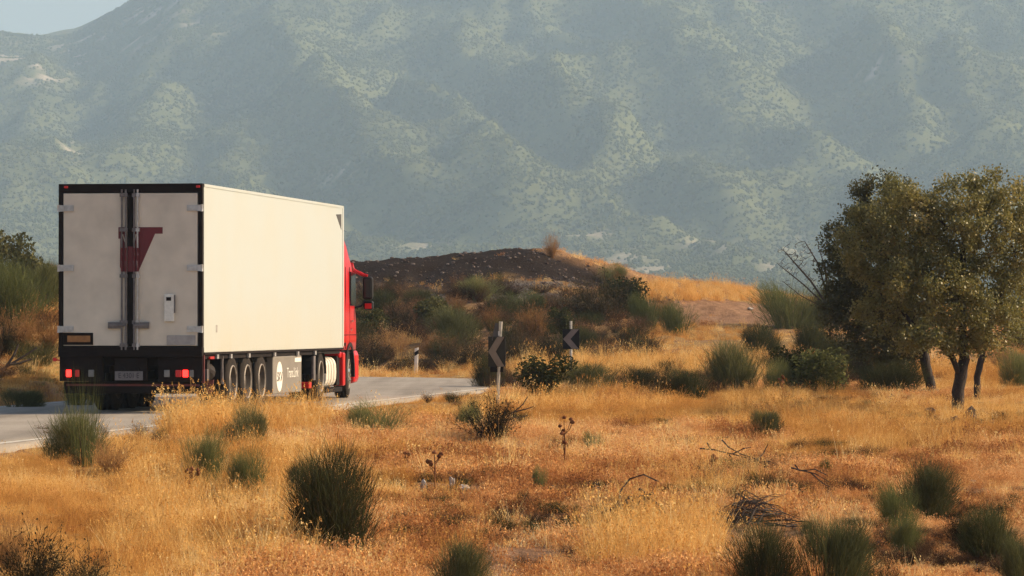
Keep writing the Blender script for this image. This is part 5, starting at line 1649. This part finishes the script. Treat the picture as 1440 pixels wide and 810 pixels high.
def branch_lines(name, label, lines, seed, rpx=1.5):
    """a fallen branch whose limbs follow given lines; it lies at the distance of the ground under it"""
    r_ = random.Random(seed)
    p_ = PILES[label]; s = FPX / p_.y
    root = link(name, None, loc=p_, label=label, category='dead branch')
    for ln in lines:
        pts = []; dy = 0.0
        for (x, y) in ln:
            q = at(x, y, p_.y + dy) - p_
            pts.append((q.x, q.y, max(q.z + .05, .0))); dy += r_.uniform(-.06, .10)
        n_ = len(pts)
        build(MB().tube(pts, [rpx / s * (1.25 - .8 * k / n_) for k in range(n_)], 5), 'branch', m_dead, root)
branch_lines('dead_branch', 'arching dark dead branches in the centre right foreground', [
    [(868, 736), (869, 715), (873, 696), (886, 680), (905, 674), (926, 684)], [(869, 722), (885, 706), (905, 704), (918, 712), (930, 728), (938, 742)],
    [(899, 694), (915, 708), (932, 722), (944, 742)], [(905, 706), (908, 722), (916, 738)], [(880, 712), (892, 724), (902, 740)], [(918, 700), (904, 706), (896, 718)],
    [(845, 728), (866, 720), (890, 724), (905, 736)], [(930, 716), (922, 726), (925, 742)]], 1, 1.7)
branchpile('brush_pile', 1062, 724, 110, 46, 75, 'large heap of dead twigs above the paired brooms', 2, .0075)
branch_lines('dead_branch', 'fallen branch lying across the field above the brush heap', [
    [(984, 636), (1005, 638), (1030, 644), (1052, 650), (1072, 656), (1090, 668)], [(1015, 624), (1024, 634), (1042, 644), (1066, 652)], [(1064, 652), (1074, 642), (1080, 630)], [(1030, 644), (1046, 636), (1056, 634)],
    [(1022, 642), (1032, 652), (1048, 660)], [(1000, 638), (994, 628)], [(1052, 650), (1066, 662), (1082, 670)], [(1072, 656), (1084, 654)]], 3, 1.0)
branch_lines('dead_branch', 'short fallen branch right of the brush heap', [
    [(1112, 664), (1128, 668), (1146, 672), (1166, 684)], [(1128, 668), (1146, 666), (1162, 674)], [(1118, 660), (1124, 668)], [(1140, 671), (1152, 682), (1164, 690)]], 4, 1.0)
branch_lines('dead_branch', 'leaning dead branch on the left bank', [
    [(-8, 530), (14, 516), (34, 504), (52, 492)], [(14, 516), (28, 514), (44, 508)], [(6, 524), (20, 502), (26, 488)]], 5, 1.8)
branch_lines('dead_branch', 'fallen twigs right of the nearer chevron post', [
    [(708, 596), (722, 584), (736, 572), (742, 562)], [(722, 584), (738, 580), (750, 576)], [(716, 590), (730, 592), (742, 588)]], 6, 1.0)
branchpile('dead_branch', 850, 716, 84, 14, 34, 'low litter of dead twigs left of the arching branches', 7, .006)
p_ = hit(838, 703)
build(MB().tube([(0, 0, -.05), (.01, 0, .10), (-.005, 0, .20)], [.035, .03, .024], 7).tube([(0, 0, .15), (.04, .0, .2)], [.014, .01], 5), 'stump', m_dead, None, label='thin upright dead stump left of the arching branches', category='stump').location = p_
m_rock = pbr('grey_field_rock', (0.22, 0.17, 0.13), 0.9, var=0.35, scale=9, bump=.6, bscale=25)
m_rockd = pbr('dark_field_rock', (0.085, 0.06, 0.048), 0.9, var=0.35, scale=9, bump=.6, bscale=25)
m_rockp = pbr('pale_field_rock', (0.45, 0.38, 0.32), 0.9, var=0.25, scale=9, bump=.6, bscale=25)
for i, (x, y, w, h, mm, lab) in enumerate((
        (1307, 586, 14, 11, m_rockd, 'dark square rock left of the main tree trunk'), (1365, 592, 20, 13, m_rockd, 'dark rock just below the main tree trunk'),
        (1342, 594, 10, 7, m_rockd, 'small dark rock lower left of the tree trunk'), (1373, 603, 10, 6, m_rockp, 'small pale rock beneath the dark rock by the tree'), (1397, 600, 9, 6, m_rock, 'small rock right of the rocks under the tree'),
        (636, 686, 9, 12, m_rockp, 'upright pale stone in the centre left foreground'), (652, 692, 16, 9, m_rockp, 'larger pale stone beside the upright pale stone'), (596, 688, 10, 8, m_rockp, 'pale stone left of the thin dead thistle'),
        (776, 692, 18, 7, m_rockd, 'flat dark stone below the tall thistle'), (1055, 437, 8, 4, m_rockp, 'tiny white stone on the dirt track'), (1255, 562, 8, 5, m_rockd, 'small dark stone in the grass below the dark tree'), (1270, 608, 8, 5, m_rockp, 'small pale stone in the field left of the tree'))):
    p_ = hit(x, y); s = FPX / p_.y
    bm = bmesh.new(); bmesh.ops.create_icosphere(bm, subdivisions=2, radius=.5)
    r_ = random.Random(i)
    ph = [r_.uniform(0, 6) for _ in range(6)]
    for v in bm.verts:
        c_ = v.co
        k = 1 + .18 * math.sin(c_.x * 7 + ph[0]) + .18 * math.sin(c_.y * 8 + ph[1]) + .15 * math.sin(c_.z * 9 + ph[2]) + r_.uniform(-.06, .06)
        v.co = Vector((c_.x * w * k / s, c_.y * w * k / s, (c_.z + .45) * h * k / s * 1.3))
    me_ = bpy.data.meshes.new('rock'); bm.to_mesh(me_); bm.free(); me_.materials.append(mm)
    link('rock', me_, None, loc=p_, label=lab, category='rock')
